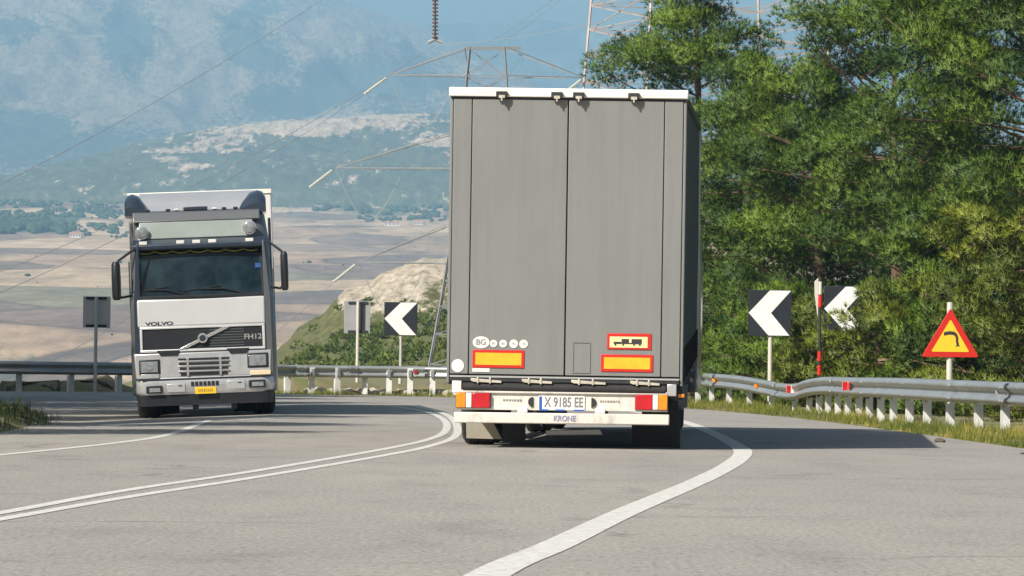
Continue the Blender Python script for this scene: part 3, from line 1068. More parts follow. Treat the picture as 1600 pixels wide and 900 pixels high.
M_CHROME = mat('polished_trim', (.78, .78, .77), .2, .8, .04, 4.0)
M_LBOX = mat('pale_roof_panel', (.27, .31, .29), .22, 0, .08, 2.5, coat=.3)
M_LEN = mat('headlamp_glass', (.38, .41, .43), .10, .5, .25, 14.0, coat=1.0)
M_YPL = mat('yellow_number_plate', (.80, .52, .03), .4, 0, .05, 8.0)
m, nt, b = new_mat('tinted_windscreen')
b.inputs['Base Color'].default_value = (.010, .022, .030, 1)
b.inputs['Roughness'].default_value = .05
b.inputs['Specular IOR Level'].default_value = .35
tcx = nd(nt, 'ShaderNodeTexCoord')
nz = nd(nt, 'ShaderNodeTexNoise', i_Scale=2.6, i_Detail=4.0)
nt.links.new(tcx.outputs['Object'], nz.inputs['Vector'])
rg = ramp(nt, [(.35, (.003, .010, .015)), (.65, (.018, .036, .044))])  # mottled tones painted in as a hint of reflections
nt.links.new(nz.outputs['Fac'], rg.inputs['Fac'])
nt.links.new(rg.outputs['Color'], b.inputs['Base Color'])
M_WIND = m

cab = MB().loft([ring(1.20, .06, 2.2, .22, .42), ring(1.235, .0, 2.25, .24, .62), ring(1.245, .0, 2.25, .24, 1.50), ring(1.245, .03, 2.25, .24, 2.0), ring(1.22, .10, 2.25, .22, 2.06),
                 ring(1.19, .32, 2.25, .20, 2.92), ring(1.17, .36, 2.25, .2, 3.1), ring(1.12, .48, 2.25, .2, 3.46), ring(1.0, .62, 2.2, .2, 3.56)])
cab = cab.build('cab', M_SILD, ONC, smooth=True)
for s in (-1, 1):
    # door seams and side window
    MB().box(*sorted((s * 1.247, s * 1.252)), .45, 1.45, 1.95, 2.72).build('side_window', M_WIND, cab)
    MB().box(*sorted((s * 1.247, s * 1.256)), 1.30, 1.42, 1.65, 1.70).build('door_handle', M_BLACKPL, cab)
    MB().prism([(s * 1.06, 0.66), (s * 1.06, 3.0), (s * 1.09, 3.0), (s * 1.17, 2.0), (s * 1.18, .66)], -.012, .0).build('corner_trim', M_NAVY if s < 0 else M_SILD, cab, bevel=0.01)  # left corner in dark navy, its shade put into the paint
# bonnet flap
hood = MB().prism([(-1.12, 1.565), (1.07, 1.565), (1.07, 2.04), (-1.12, 2.04)], -.035, .06).build('bonnet_panel', M_SIL, ONC, bevel=0.03, seg=3)
text_mesh('VOLVO', .085, 'lettering', M_NAVY, hood, PT(ox(253), -.037, oz(500.5)), width=.48, ext=.002, bold=.003)
# windscreen leaning back, with the visor, curtain fringe and wipers
WQ = [(-1.13, .06, 2.06), (1.06, .06, 2.06), (1.03, .29, 2.90), (-1.09, .29, 2.90)]


def wq(u, v, out=0.0):
    a = Vector(WQ[0]).lerp(Vector(WQ[1]), u)
    c = Vector(WQ[3]).lerp(Vector(WQ[2]), u)
    p = a.lerp(c, v)
    bow = .05 * (1 - (2 * u - 1) ** 2)
    n_ = Vector((0, -.965, .26))
    return p + n_ * (out + .03) + Vector((0, -bow, 0))


ws = grid_mesh('windscreen', [[wq(i / 20, j / 8) for i in range(21)] for j in range(9)], M_WIND)
ws.parent = ONC
fr_ = MB()
fr_.tube([wq(0, 0, .004), wq(0, 1, .004)], .03, 8)
fr_.tube([wq(1, 0, .004), wq(1, 1, .004)], .03, 8)
fr_.tube([wq(i / 10, 0, .004) for i in range(11)], .035, 8)
fr_.build('windscreen_seal', M_BLACKPL, ws, smooth=True)
fg = []
for i in range(81):
    u = .02 + .96 * i / 80
    dp = .955 - .035 * abs(math.sin(u * math.pi * 7))
    fg.append([wq(u, dp, .004), wq(u, dp - .022, .004)])
grid_mesh('curtain_fringe', fg, mat('yellow_fringe', (.55, .48, .05), .7), smooth=False).parent = ws
for a, c in (((.40, .03), (.08, .16)), ((.86, .03), (.50, .15))):
    wp = MB().tube([wq(*a, .02), wq((a[0] + c[0]) / 2, (a[1] + c[1]) / 2 + .05, .03), wq(*c, .015)], .014, 6)
    wp.tube([wq(c[0] - .13, c[1] - .035, .012), wq(c[0] + .16, c[1] + .055, .012)], .011, 6)
    wp.build('wiper', M_BLACKPL, ws)
# dashboard clutter and the seat backs seen dimly through the glass
MB().loft([ring(.10, -.01, .01, .008, 0), ring(.10, -.01, .01, .008, .16)]).build('sun_blind_tag', mat('blue_tag', (.03, .10, .32), .5), ws, M=Matrix.Translation(wq(.97, .55, .012)) @ Matrix.Scale(.5, 4))
vis = MB().prism([(.20, 2.895), (.14, 2.88), (.05, 2.90), (.04, 2.97), (.24, 3.075), (.40, 3.08), (.40, 2.895)], -1.16, 1.11, 'yz').build('sun_visor', M_NAVY, ONC, bevel=0.012)
for px in (232, 290, 315, 340, 398):
    MB().box(ox(px) - .068, ox(px) + .068, .065, .105, oz(375.5) - .01, oz(372.5) + .016).build('marker_light', M_WLENS, vis, bevel=0.008)
# lit-up name panel with two round lamps
pan = MB().prism([(.27, 3.085), (.35, 3.375), (.50, 3.375), (.42, 3.085)], ox(226), ox(404), 'yz').build('roof_panel', M_LBOX, ONC, bevel=0.015)
for px, py in ((230, 357), (399, 354)):
    x, z = ox(px), oz(py)
    lp = MB().lathe([(.105, .0), (.118, -.05), (.118, -.07), (.10, -.075)], (x, .30, z), 'y', 24).build('roof_lamp', M_CHROME, pan, smooth=True)
    MB().lathe([(.096, -.076), (.085, -.10), (.04, -.112)], (x, .30, z), 'y', 24).build('lens', M_LEN, lp, smooth=True)
top = MB().prism([(.36, 3.38), (.47, 3.55), (.60, 3.58), (.60, 3.38)], ox(216), ox(416), 'yz').build('roof_brow', M_SILD, ONC, bevel=0.02)
MB().box(ox(296), ox(334), .50, .62, 3.57, 3.63).build('roof_hatch_light', M_NAVY, top, bevel=0.01)
for px in (240, 272, 285, 345, 360, 378):
    MB().box(ox(px) - .04, ox(px) + .04, .50, .58, 3.575, 3.605).build('roof_marker', M_WLENS if px in (285, 345) else M_NAVY, top, bevel=0.006)
# roof deflector: a grey sloping scoop between two rounded dark horns
sc = []
for i in range(13):
    u = i / 12
    x = ox(226) + (ox(410) - ox(226)) * u
    sag = .08 * (1 - (2 * u - 1) ** 2)
    sc.append([(x, .66, 3.55 - sag * .2), (x, .95, 3.70 - sag * .4), (x, 1.35, 3.86), (x, 1.9, 3.93)])
o = grid_mesh('wind_deflector', sc, mat('grey_scoop', (.40, .41, .43), .35, .2, .08, 2.0, coat=.3))
o.parent = ONC
for x0, x1, s in ((ox(204), ox(243), -1), (ox(381), ox(426), 1)):
    rg_ = []
    for y, zt in ((.50, 3.66), (.62, 3.80), (.85, 3.88), (1.3, 3.91), (1.9, 3.92)):
        pts = []
        zb = 3.50
        outx, inx = (x0, x1) if s < 0 else (x1, x0)
        for a, bz in ((0, 0), (0, .7), (.10, .93), (.28, 1.0), (.55, .90), (.80, .55), (1.0, .15), (1.0, 0)):
            pts.append((outx + (inx - outx) * a, y, zb + (zt - zb) * bz))
        rg_.append(pts)
    MB().loft(rg_).build('deflector_horn', M_NAVY, ONC, smooth=True)
# upper grille with the slanted bar, badge and model lettering
gr = MB().box(ox(226), ox(413), -.02, .03, oz(541), oz(509)).build('upper_grille', M_BLACKPL, ONC, bevel=0.006)
fm = MB()
gx0, gx1, gz0, gz1 = ox(222), ox(417), oz(545), oz(505.5)
fm.box(gx0, gx1, -.04, .02, gz0, oz(541)).box(gx0, gx1, -.04, .02, oz(509), gz1).box(gx0, ox(226), -.04, .02, oz(541), oz(509)).box(ox(413), gx1, -.04, .02, oz(541), oz(509))
fm.build('grille_frame', M_SIL, gr, bevel=0.008)
rb = MB()
for k in range(7):
    z = oz(541) + .03 + k * .046
    rb.box(ox(330), ox(384), -.028, -.021, z, z + .014)
rb.build('grille_rib', M_SILD, gr)
MB().prism([(ox(283), oz(540.5)), (ox(294), oz(540.5)), (ox(362), oz(509.5)), (ox(350), oz(509.5))], -.055, -.03).build('slanted_bar', M_CHROME, gr, bevel=0.004)
bdg = MB().lathe([(.072, -.056), (.085, -.066), (.085, -.078), (.060, -.080)], (ox(319.5), 0, oz(525)), 'y', 24).build('badge', M_CHROME, gr, smooth=True)
MB().lathe([(.056, -.0815), (.050, -.086)], (ox(319.5), 0, oz(525)), 'y', 20).build('badge_centre', M_NAVY, bdg)
text_mesh('FH12', .125, 'lettering', M_CHROME, gr, PT(ox(398), -.024, oz(525.5)), width=.30, ext=.003, bold=.003)
# lower front: silver mask, intakes, grille slots, headlights
mask = MB().prism([(ox(214), oz(586)), (ox(424), oz(586)), (ox(426), oz(546.5)), (ox(212), oz(546.5))], -.03, .05).build('front_mask', M_SIL2, ONC, bevel=0.02)
for a, c in (((247, 546), (284, 541)), ((356, 546), (392, 541))):
    MB().prism([(ox(a[0]), oz(541.6 + 1)), (ox(c[0]), oz(541.6 + 1)), (ox(c[0]) - .05, oz(551)), (ox(a[0]) + .07, oz(551))], -.042, -.029).build('air_intake', M_BLACKPL, mask)
sl = MB()
for k, y in enumerate((557, 564.5, 572, 580)):
    for a, c in ((280, 293), (297, 344), (348, 360)):
        a2 = a + (k * 1.2 if a == 280 else 0)
        c2 = c - (k * 1.0 if a == 348 else 0)
        hgt = 2.2 if k < 3 else 3.2
        sl.box(ox(a2), ox(c2), -.036, -.028, oz(y + hgt), oz(y - hgt * .6))
sl.build('grille_slots', M_BLACKPL, mask)
tr_ = MB()
for y in (560.5, 568, 576):
    tr_.box(ox(280), ox(360), -.055, -.037, oz(y + 1.2), oz(y - 1.0))
for a in (295, 346):
    tr_.box(ox(a) - .02, ox(a) + .02, -.058, -.037, oz(583), oz(555))
tr_.build('grille_bars', M_CHROME, mask, bevel=0.004)
for a, c, y0, y1 in ((219, 252, 579, 556), (388, 421, 574, 551)):
    hl = MB().box(ox(a), ox(c), -.045, .0, oz(y0), oz(y1)).build('headlight', M_BLACKPL, ONC, bevel=0.012)
    MB().box(ox(a + 2.5), ox(c - 3.5), -.062, -.046, oz(y0 - 3), oz(y1 + 3)).build('lens', M_LEN, hl, bevel=0.02, seg=3)
    MB().lathe([(.08, -.0625), (.07, -.065), (.03, -.066)], (ox((a + c) / 2), 0, oz((y0 + y1) / 2)), 'y', 18).build('reflector_bowl', M_LEN, hl, smooth=True)
bmp = MB().loft([ring(1.15, .0, .6, .2, .40), ring(1.19, -.04, .6, .22, .46), ring(1.195, -.05, .6, .22, .64), ring(1.17, -.03, .6, .2, .69)]).build('bumper', M_SIL2, ONC, smooth=True)
MB().box(ox(222), ox(424), -.056, -.045, oz(589), oz(586.5)).build('bumper_groove', M_BLACKPL, bmp)
for a, c, m_ in ((222, 250, M_ALENS), (392, 424, M_ALENS)):
    MB().box(ox(a), ox(c), -.050, -.031, oz(585.5), oz(578.5)).build('indicator', M_SIL2 if a < 300 else mat('cream_indicator', (.78, .62, .42), .2, 0, .05, 6.0, coat=.6), bmp, bevel=0.006)
for a, c, y0, y1 in ((229, 254, 609, 597), (389, 415, 605, 593)):
    fl = MB().box(ox(a), ox(c), -.066, -.04, oz(y0), oz(y1)).build('fog_light', M_BLACKPL, ONC, bevel=0.008)
    MB().box(ox(a + 5), ox(c - 3), -.076, -.067, oz(y0 - 2), oz(y1 + 3.5)).build('lens', M_LEN, fl, bevel=0.01)
for a, c, y0, y1 in ((262, 290, 608, 595), (355, 383, 606, 593)):
    bx = MB().box(ox(a), ox(c), -.058, -.045, oz(y0), oz(y1)).build('step_plate', M_SIL2, bmp, bevel=0.012)
    MB().box(ox((a + c) / 2 + 3), ox((a + c) / 2 + 9), -.062, -.0585, oz(y1 + 4), oz(y1 + 2.4)).build('latch_slot', M_BLACKPL, bx)
vt = MB()
for k in range(7):
    vt.box(ox(299 + k * 6.4), ox(303.6 + k * 6.4), -.056, -.047, oz(599), oz(592.5))
vt.build('vent_slots', M_BLACKPL, bmp)
yp = MB().box(ox(305), ox(338), -.066, -.051, oz(612), oz(601.5)).build('licence_plate', M_YPL, ONC, bevel=0.004)
rnd = random.Random(9)
lt = MB()
x = ox(310)
while x < ox(333):
    wd = rnd.uniform(.014, .026)
    lt.box(x, x + wd, -.0685, -.0662, oz(609.2), oz(604.3))
    x += wd + .014
lt.build('lettering', mat('plate_ink', (.40, .24, .03), .6), yp)
MB().loft([ring(1.15, .03, 1.0, .15, .21), ring(1.19, .0, 1.0, .15, .40)]).build('underrun_guard', M_BLACKPL, ONC, smooth=True)
for px in (305, 365):
    MB().box(ox(px) - .05, ox(px) + .05, .1, .3, .12, .22).build('tow_eye', M_CHAS, ONC, bevel=0.01)
# mirrors
for s, x, z0, z1 in ((-1, ox(188), oz(461), oz(401)), (1, ox(451), oz(455), oz(394))):
    mh = MB().loft([[(x + (.062 if s > 0 else .075) * math.cos(a) * k_, .10 + .11 * math.sin(a) * k_, z) for a in np.linspace(0, 2 * math.pi, 14, endpoint=False)]
                    for z, k_ in ((z0, .7), (z0 + .04, 1.0), (z0 + .5 * (z1 - z0), 1.08), (z1 - .05, 1.0), (z1, .65))]).build('mirror', M_BLACKPL, ONC, smooth=True)
    MB().tube([(x, .12, z1 - .06), (x - s * .05, .15, z1 + .02), (s * 1.17, .3, z1 + .19)], .022, 8).build('mirror_arm', M_BLACKPL, mh, smooth=True)
    MB().tube([(x, .12, z0 + .12), (x - s * .08, .16, z0 + .04), (s * 1.2, .25, z0 + .07)], .022, 8).build('mirror_arm', M_BLACKPL, mh, smooth=True)
# steps/side skirts, wheels, flaps
for s in (-1, 1):
    MB().prism([(.35, .40), (.35, 1.1), (.75, 1.35), (2.2, 1.35), (2.2, .40), (1.95, .40), (1.8, .85), (1.3, 1.05), (.85, .85), (.72, .40)], *sorted((s * 1.20, s * 1.255)), 'yz').build('wheel_arch', M_SIL2 if s > 0 else M_NAVY, ONC, bevel=0.02)  # left arch navy as well, the shaded side put into the colour
    wheel(ONC, s * .985, 1.32, s, .5, .40)
    wheel(ONC, s * .93, 5.0, s, .5, .60)
    MB().box(*sorted((s * .48, s * 1.19)), 1.98, 2.0, .05, .95).build('mud_flap', M_BLACK, ONC)
    MB().box(*sorted((s * 1.16, s * 1.21)), 2.3, 4.4, .35, 1.1).build('side_skirt', M_SILD, ONC, bevel=0.02)
    MB().box(*sorted((s * 1.19, s * 1.24)), 2.26, 2.75, .95, 3.45).build('air_fairing', M_SILD, ONC, bevel=0.02)
    MB().box(*sorted((s * .38, s * .48)), 1.0, 16.2, .78, .95).build('chassis_beam', M_CHAS, ONC)
    for k in range(3):
        wheel(ONC, s * 1.02, 12.2 + 1.31 * k, s, .5, .385)
    MB().box(*sorted((s * 1.14, s * 1.17)), 7.2, 11.2, .45, .85).build('side_guard', M_CHAS, ONC)
M_BOXW = mat('white_trailer_tarp', (.70, .69, .66), .5, 0, .05, 1.0, dirt=.2)
trl = MB().box(-1.275, 1.275, 3.0, 16.5, .98, 3.97).build('trailer_box', M_BOXW, ONC, bevel=0.03)
MB().box(-1.28, 1.28, 2.98, 3.06, 3.90, 3.985).build('front_edge', M_CREAM, trl, bevel=0.01)
# ------------------------------------------------------------------ crash barrier
RAIL = [(1760, 56.0, .75), (1600, 68.0, .74), (1500, 73.5, .75), (1400, 80.5, .76), (1330, 89.0, .74), (1290, 95.5, .73), (1262, 99.5, .66), (1243, 102.5, .56), (1222, 105.5, .55), (1200, 108.5, .60),
        (1150, 115.0, .70), (1085, 124.0, .74), (1000, 131.5, .76), (880, 137.0, .78), (700, 139.5, .80), (570, 139.5, .80), (450, 138.5, .80), (320, 134.5, .80), (200, 130.0, .82), (100, 128.8, .82), (0, 128.6, .82), (-160, 130.5, .82), (-400, 133.0, .82), (-700, 135.0, .82)]
RP = [Vector((P(px, 570, d).x, d, h)) for px, d, h in RAIL]
RPX = [r[0] for r in RAIL]


def rail_at(px):
    for (a, pa), (b_, pb_) in zip(zip(RPX, RP), list(zip(RPX, RP))[1:]):
        if b_ <= px <= a:
            t = (a - px) / (a - b_)
            return pa.lerp(pb_, t), (pb_ - pa).normalized()
    return (RP[0], (RP[1] - RP[0]).normalized()) if px > RPX[0] else (RP[-1], (RP[-1] - RP[-2]).normalized())


def rail_normal(t):
    """towards the road"""
    n_ = Vector((t.y, -t.x, 0)).normalized()
    return -n_ if n_.dot(Vector((-6, 75, 0)) - Vector((0, 130, 0))) < 0 and abs(t.x) > abs(t.y) else n_


BAR = empty('guard_rail', (0, 0, 0))
tag(BAR, 'galvanised steel guard rail on posts running round the outside of the bend', 'guard rail')
path = smooth_curve(RP, 6)
PROF = [(0, -.36), (.05, -.335), (.085, -.30), (.085, -.265), (.012, -.215), (.012, -.155), (.085, -.105), (.085, -.06), (.05, -.02), (0, 0)]
rws = []
for i, p in enumerate(path):
    t = path[min(i + 1, len(path) - 1)] - path[max(0, i - 1)]
    t.z = 0
    t.normalize()
    n_ = Vector((-t.y, t.x, 0))           # left of the running direction = road side (path runs away then left)
    rws.append([p + n_ * o_ + Vector((0, 0, z_)) for o_, z_ in PROF])
M_RAIL = mat('weathered_zinc_rail', (.36, .375, .385), .38, .45, .12, 1.2, dirt=.22)
beam_ = grid_mesh('beam', rws, M_RAIL)
beam_.parent = BAR
md = beam_.modifiers.new('thickness', 'SOLIDIFY')
md.thickness = .005
# lap joints where two lengths of beam overlap
for px in (1672, 1576, 1493, 1422, 1356, 1306, 1215, 1118, 655, 550, 470, 150):
    p, t = rail_at(px)
    t = Vector((t.x, t.y, 0)).normalized()
    n_ = Vector((-t.y, t.x, 0))
    p0, p1 = rail_at(px)[0] - t * .17, rail_at(px)[0] + t * .17
    jr = [[q + n_ * (o_ + .007) + Vector((0, 0, z_)) for o_, z_ in PROF] for q in (p0, p, p1)]
    lj = grid_mesh('lap_joint', jr, M_RAIL)
    lj.parent = beam_
    for u in (-.11, .11):
        for z_ in (-.085, -.29):
            c_ = p + t * u + n_ * .092 + Vector((0, 0, z_))
            MB().tube([c_, c_ + n_ * .022], .022, 6).build('bolt', M_STEEL, beam_)
M_POST = mat('pale_zinc_post', (.74, .74, .72), .5, .1, .10, 4.0, dirt=.2)
posts = [1735, 1690, 1645, 1597, 1557, 1515, 1472, 1437, 1408, 1384, 1365, 1347, 1330, 1314, 1298, 1283, 1269, 1254, 1232, 1196, 1162, 1131, 1104, 1082, 1040, 990, 900, 800, 740, 708, 676, 641, 608, 570, 530, 490, 452, 400, 330, 262, 190, 115, 30, -60, -160, -280, -420, -600]
for px in posts:
    p, t = rail_at(px)
    t = Vector((t.x, t.y, 0)).normalized()
    n_ = Vector((-t.y, t.x, 0))
    base = p - n_ * .10
    base.z = -.30
    zt = p.z - .06
    # C-section post with a flange towards the traffic and the road, top cut at a slant
    MX = Matrix(((t.x, n_.x, 0, base.x), (t.y, n_.y, 0, base.y), (0, 0, 1, 0), (0, 0, 0, 1)))
    pm = MB()
    pm.box(-.085, .085, -.005, .0, -.3, zt)
    pm.prism([(-.12, -.3), (-.006, -.3), (-.006, zt - .36), (-.12, zt - .28)], -.085, -.078, 'yz')
    pm.prism([(-.12, -.3), (-.006, -.3), (-.006, zt - .36), (-.12, zt - .28)], .078, .085, 'yz')
    po = pm.build('post', M_POST, BAR, M=MX)
    MB().box(-.05, .05, .003, .095, zt - .27, zt - .05).build('spacer', M_RAIL, po, M=MX, bevel=.01)
for px, dz, c in ((1243, -.13, 'rw'), (1333, -.17, 'rw'), (1120, -.17, 'o'), (1186, -.17, 'o'), (650, -.18, 'r'), (1035, -.17, 'o')):
    p, t = rail_at(px)
    t = Vector((t.x, t.y, 0)).normalized()
    n_ = Vector((-t.y, t.x, 0))
    MX = Matrix(((t.x, n_.x, 0, p.x), (t.y, n_.y, 0, p.y), (0, 0, 1, p.z + dz), (0, 0, 0, 1)))
    ref = MB()
    if c == 'rw':
        ref.prism([(-.10, .02), (.10, .10), (.10, .105), (-.10, .04)], -.075, .075, 'xy')
        ro = MB().box(-.012, .012, .02, .20, -.085, .085).build('reflector', M_STK, BAR, M=MX, bevel=.006)
        MB().box(-.018, -.0125, .10, .198, -.083, .083).build('red_face', M_RLENS, ro, M=MX)
        MB().box(-.30, -.02, .085, .092, -.06, .06).build('red_flag', M_RED, ro, M=MX) if px > 1300 else None
    else:
        MB().box(-.05, .05, .018, .10, -.045, .045).build('reflector', M_RLENS if c == 'r' else M_ALENS, BAR, M=MX, bevel=.01)

# ------------------------------------------------------------------ road signs
M_SIGNBK = mat('black_sign_sheet', (.022, .026, .034), .4, 0, .15, 3.0)
M_SIGNW = mat('white_reflective_sheet', (.82, .82, .80), .4, 0, .05, 5.0, dirt=.25)
M_POLE = mat('pale_sign_pole', (.62, .59, .52), .5, .1, .08, 3.0, dirt=.2)
M_SBACK = mat('grey_sign_back', (.36, .37, .38), .5, .3, .08, 3.0, dirt=.2)


def sign_base(name, px, d, label, cat='road sign', rz=0.0, group=None, z=-.2):
    p = P(px, 600, d)
    e = empty(name, (p.x, d, z), rz)
    tag(e, label, cat, group)
    return e


def zat(px, py, d, e):
    return P(px, py, d).z - e.location.z


def chevron(px0, px1, py0, py1, pole_px, d, label, hang=None, rz=0.0):
    e = sign_base('chevron_sign', (px0 + px1) / 2, d, label, group='black and white chevron signs round the bend', rz=rz)
    s = FPX / d
    hw = (px1 - px0) / 2 / s
    zc = zat((px0 + px1) / 2, (py0 + py1) / 2, d, e)
    hh = (py1 - py0) / 2 / s
    pn = MB().box(-hw, hw, -.012, .012, zc - hh, zc + hh).build('panel', M_SIGNBK, e, bevel=.004)
    a = hw * .985
    h2 = hh * .975
    poly = [(-a, zc), (-a + hw * .98, zc + h2), (a, zc + h2), (a - hw * .93, zc), (a * .94, zc - h2), (-a + hw * .93, zc - h2)]
    MB().prism(poly, -.017, -.0125).build('chevron_mark', M_SIGNW, pn)
    MB().box(-hw * .8, hw * .8, .014, .03, zc - .03, zc + .03).build('brace', M_SBACK, pn)
    xo = (pole_px - (px0 + px1) / 2) / s
    MB().tube([(xo, .065, 0), (xo, .065, zc + hh * .7)], .055, 12).build('pole', M_POLE, e, smooth=True)
    return e


chevron(1168, 1235, 453, 525, 1203, 112.5, 'chevron sign standing clear of the trees, its pole just behind the guard rail')
chevron(1286, 1354, 447, 518, 1320, 103.5, 'chevron sign half hidden by pine branches beside the red and white pole')
chevron(599, 651, 472, 524, 625, 143.0, 'smaller chevron sign at the left of the grey trailer, before the green hillside')


def sign_back(px0, px1, py0, py1, pole_px, d, label, gap=True, m_=M_SBACK, rz=0.0):
    e = sign_base('road_sign', (px0 + px1) / 2, d, label, rz=rz)
    s = FPX / d
    hw, hh = (px1 - px0) / 2 / s, (py1 - py0) / 2 / s
    zc = zat((px0 + px1) / 2, (py0 + py1) / 2, d, e)
    pn = MB().box(-hw, hw, .03, .045, zc - hh, zc + hh).build('panel', m_, e, bevel=.006)
    xo = (pole_px - (px0 + px1) / 2) / s
    br = MB()
    for k in (.88, -.88):
        br.box(xo - hw * .75, xo + hw * .75, .0, .028, zc + hh * k - .035, zc + hh * k + .035)
    br.build('brace', M_CHAS, pn)
    if gap:
        MB().box(xo + .10, xo + .22, .018, .0285, zc - hh * .97, zc + hh * .97).build('stiffener', M_CHAS, pn)
    MB().tube([(xo, -.06, 0), (xo, -.06, zc + hh * .95)], .05, 12).build('pole', m_ if not gap else M_POLE, e, smooth=True)
    return e


sign_back(536, 577, 470, 521, 558, 142.0, 'grey back of a road sign on a pale pole next to the smaller chevron sign')
sign_back(128, 171, 463, 512, 149, 129.0, 'grey back of a road sign at the left of the oncoming lorry', gap=False, m_=mat('pale_sign_back', (.52, .55, .56), .5, .2, .06, 3.0))  # paler grey than the other back, raised to offset the shade there

e = sign_base('warning_sign', 1484, 82.0, 'triangular red and yellow warning sign with a black left bend arrow', rz=R(3))
s = FPX / 82.0
z0, z1, hw = zat(1484, 558, 82, e), zat(1484, 481, 82, e), 45.5 / s


def tri(k, y0, y1, zc, hw_, hh_, r_=.045):
    """rounded triangle scaled by k about its centroid"""
    c = [(-hw_, -hh_ / 3), (hw_, -hh_ / 3), (0, hh_ * 2 / 3)]
    out = []
    for i in range(3):
        p_, q_, n2 = Vector(c[i - 1]), Vector(c[i]), Vector(c[(i + 1) % 3])
        a_, b2 = q_ + (p_ - q_).normalized() * r_, q_ + (n2 - q_).normalized() * r_
        for t in (0, .5, 1):
            v_ = a_ * (1 - t) ** 2 + q_ * 2 * t * (1 - t) + b2 * t * t
            out.append((v_.x * k, zc + v_.y * k))
    return MB().prism(out, y0, y1)


hh = z1 - z0
zc = z0 + hh / 3
pn = tri(1, -.012, .012, zc, hw, hh).build('panel', M_RED, e, bevel=.003)
tri(.66, -.0165, -.0125, zc - .005, hw, hh).build('yellow_field', M_YEL, pn)
ar = [(-.17, .165), (-.06, .19), (.05, .18), (.11, .14), (.135, .07), (.135, .0), (.155, -.06), (.16, -.105), (.125, -.085), (.085, -.105), (.10, -.06), (.085, .0), (.085, .055), (.065, .10), (.03, .12), (-.05, .125), (-.165, .105)]
MB().prism([(x * .85 + .025, zc + z * .95 - .01) for x, z in ar], -.0205, -.017).build('bend_arrow', M_INK, pn)
MB().tube([(0, .065, 0), (0, .065, z1 + .10)], .055, 12).build('pole', M_POLE, e, smooth=True)
MB().box(-.2, .2, .014, .03, zc - .03, zc + .03).build('brace', M_SBACK, pn)

e = sign_base('marker_pole', 1280, 99.5, 'tall thin pole with red bands and a narrow white blade at its top', 'marker pole')
zz = lambda py: zat(1280, py, 99.5, e)
MB().tube([(0, 0, 0), (0, 0, zz(432))], .032, 10).build('pole', M_CHAS, e, smooth=True)
for a, c in ((480, 461), (564, 549), (586, 571)):
    MB().tube([(0, 0, zz(a)), (0, 0, zz(c))], .046, 12).build('red_band', M_RED, e, smooth=True)
MB().tube([(0, 0, zz(460)), (0, 0, zz(440))], .042, 12).build('white_band', M_POLE, e, smooth=True)
MB().prism([(-.13, zz(440)), (-.045, zz(434)), (-.045, zz(495)), (-.06, zz(492)), (-.12, zz(462))], -.02, -.01).build('white_blade', M_POLE, e)

# ------------------------------------------------------------------ lattice pylons and lines
M_PYL = mat('pylon_zinc', (.26, .27, .28), .55, .3, .12, .6)
M_PYLR = mat('pylon_red_oxide', (.50, .42, .38), .6, .2, .2, .8)
M_INS = mat('brown_insulator', (.17, .085, .065), .25, 0, .15, 5.0)
M_INSG = mat('pale_glass_insulator', (.56, .58, .52), .25, 0, .10, 5.0)
M_WIRE = mat('grey_conductor', (.36, .38, .40), .6, .2, .1, 1.0)


def lattice(mb, levels, r_=.07, diag=.04):
    """levels: (z, half-width, angle) of a square tower, bottom to top"""
    def corner(lv, k):
        z, hw_, an = lv
        a = R(an + 45 + 90 * k)
        return Vector((hw_ * 1.414 * math.cos(a), hw_ * 1.414 * math.sin(a), z))
    for k in range(4):
        mb.tube([corner(lv, k) for lv in levels], r_, 4)
    for a_, b_ in zip(levels, levels[1:]):
        for k in range(4):
            k2 = (k + 1) % 4
            mb.tube([corner(a_, k), corner(b_, k2)], diag, 4, False)
            mb.tube([corner(a_, k2), corner(b_, k)], diag, 4, False)
            mb.tube([corner(b_, k), corner(b_, k2)], diag, 4, False)
    return mb


def disc_string(mb, a, b_, n, r_):
    a, b_ = Vector(a), Vector(b_)
    pts, rs = [], []
    for k in range(n):
        for q, rr_ in ((.05, .25), (.35, 1.0), (.6, .9), (.65, .25)):
            pts.append(a.lerp(b_, (k + q) / n))
            rs.append(r_ * rr_)
    mb.tube(pts, rs, 8)
    return mb


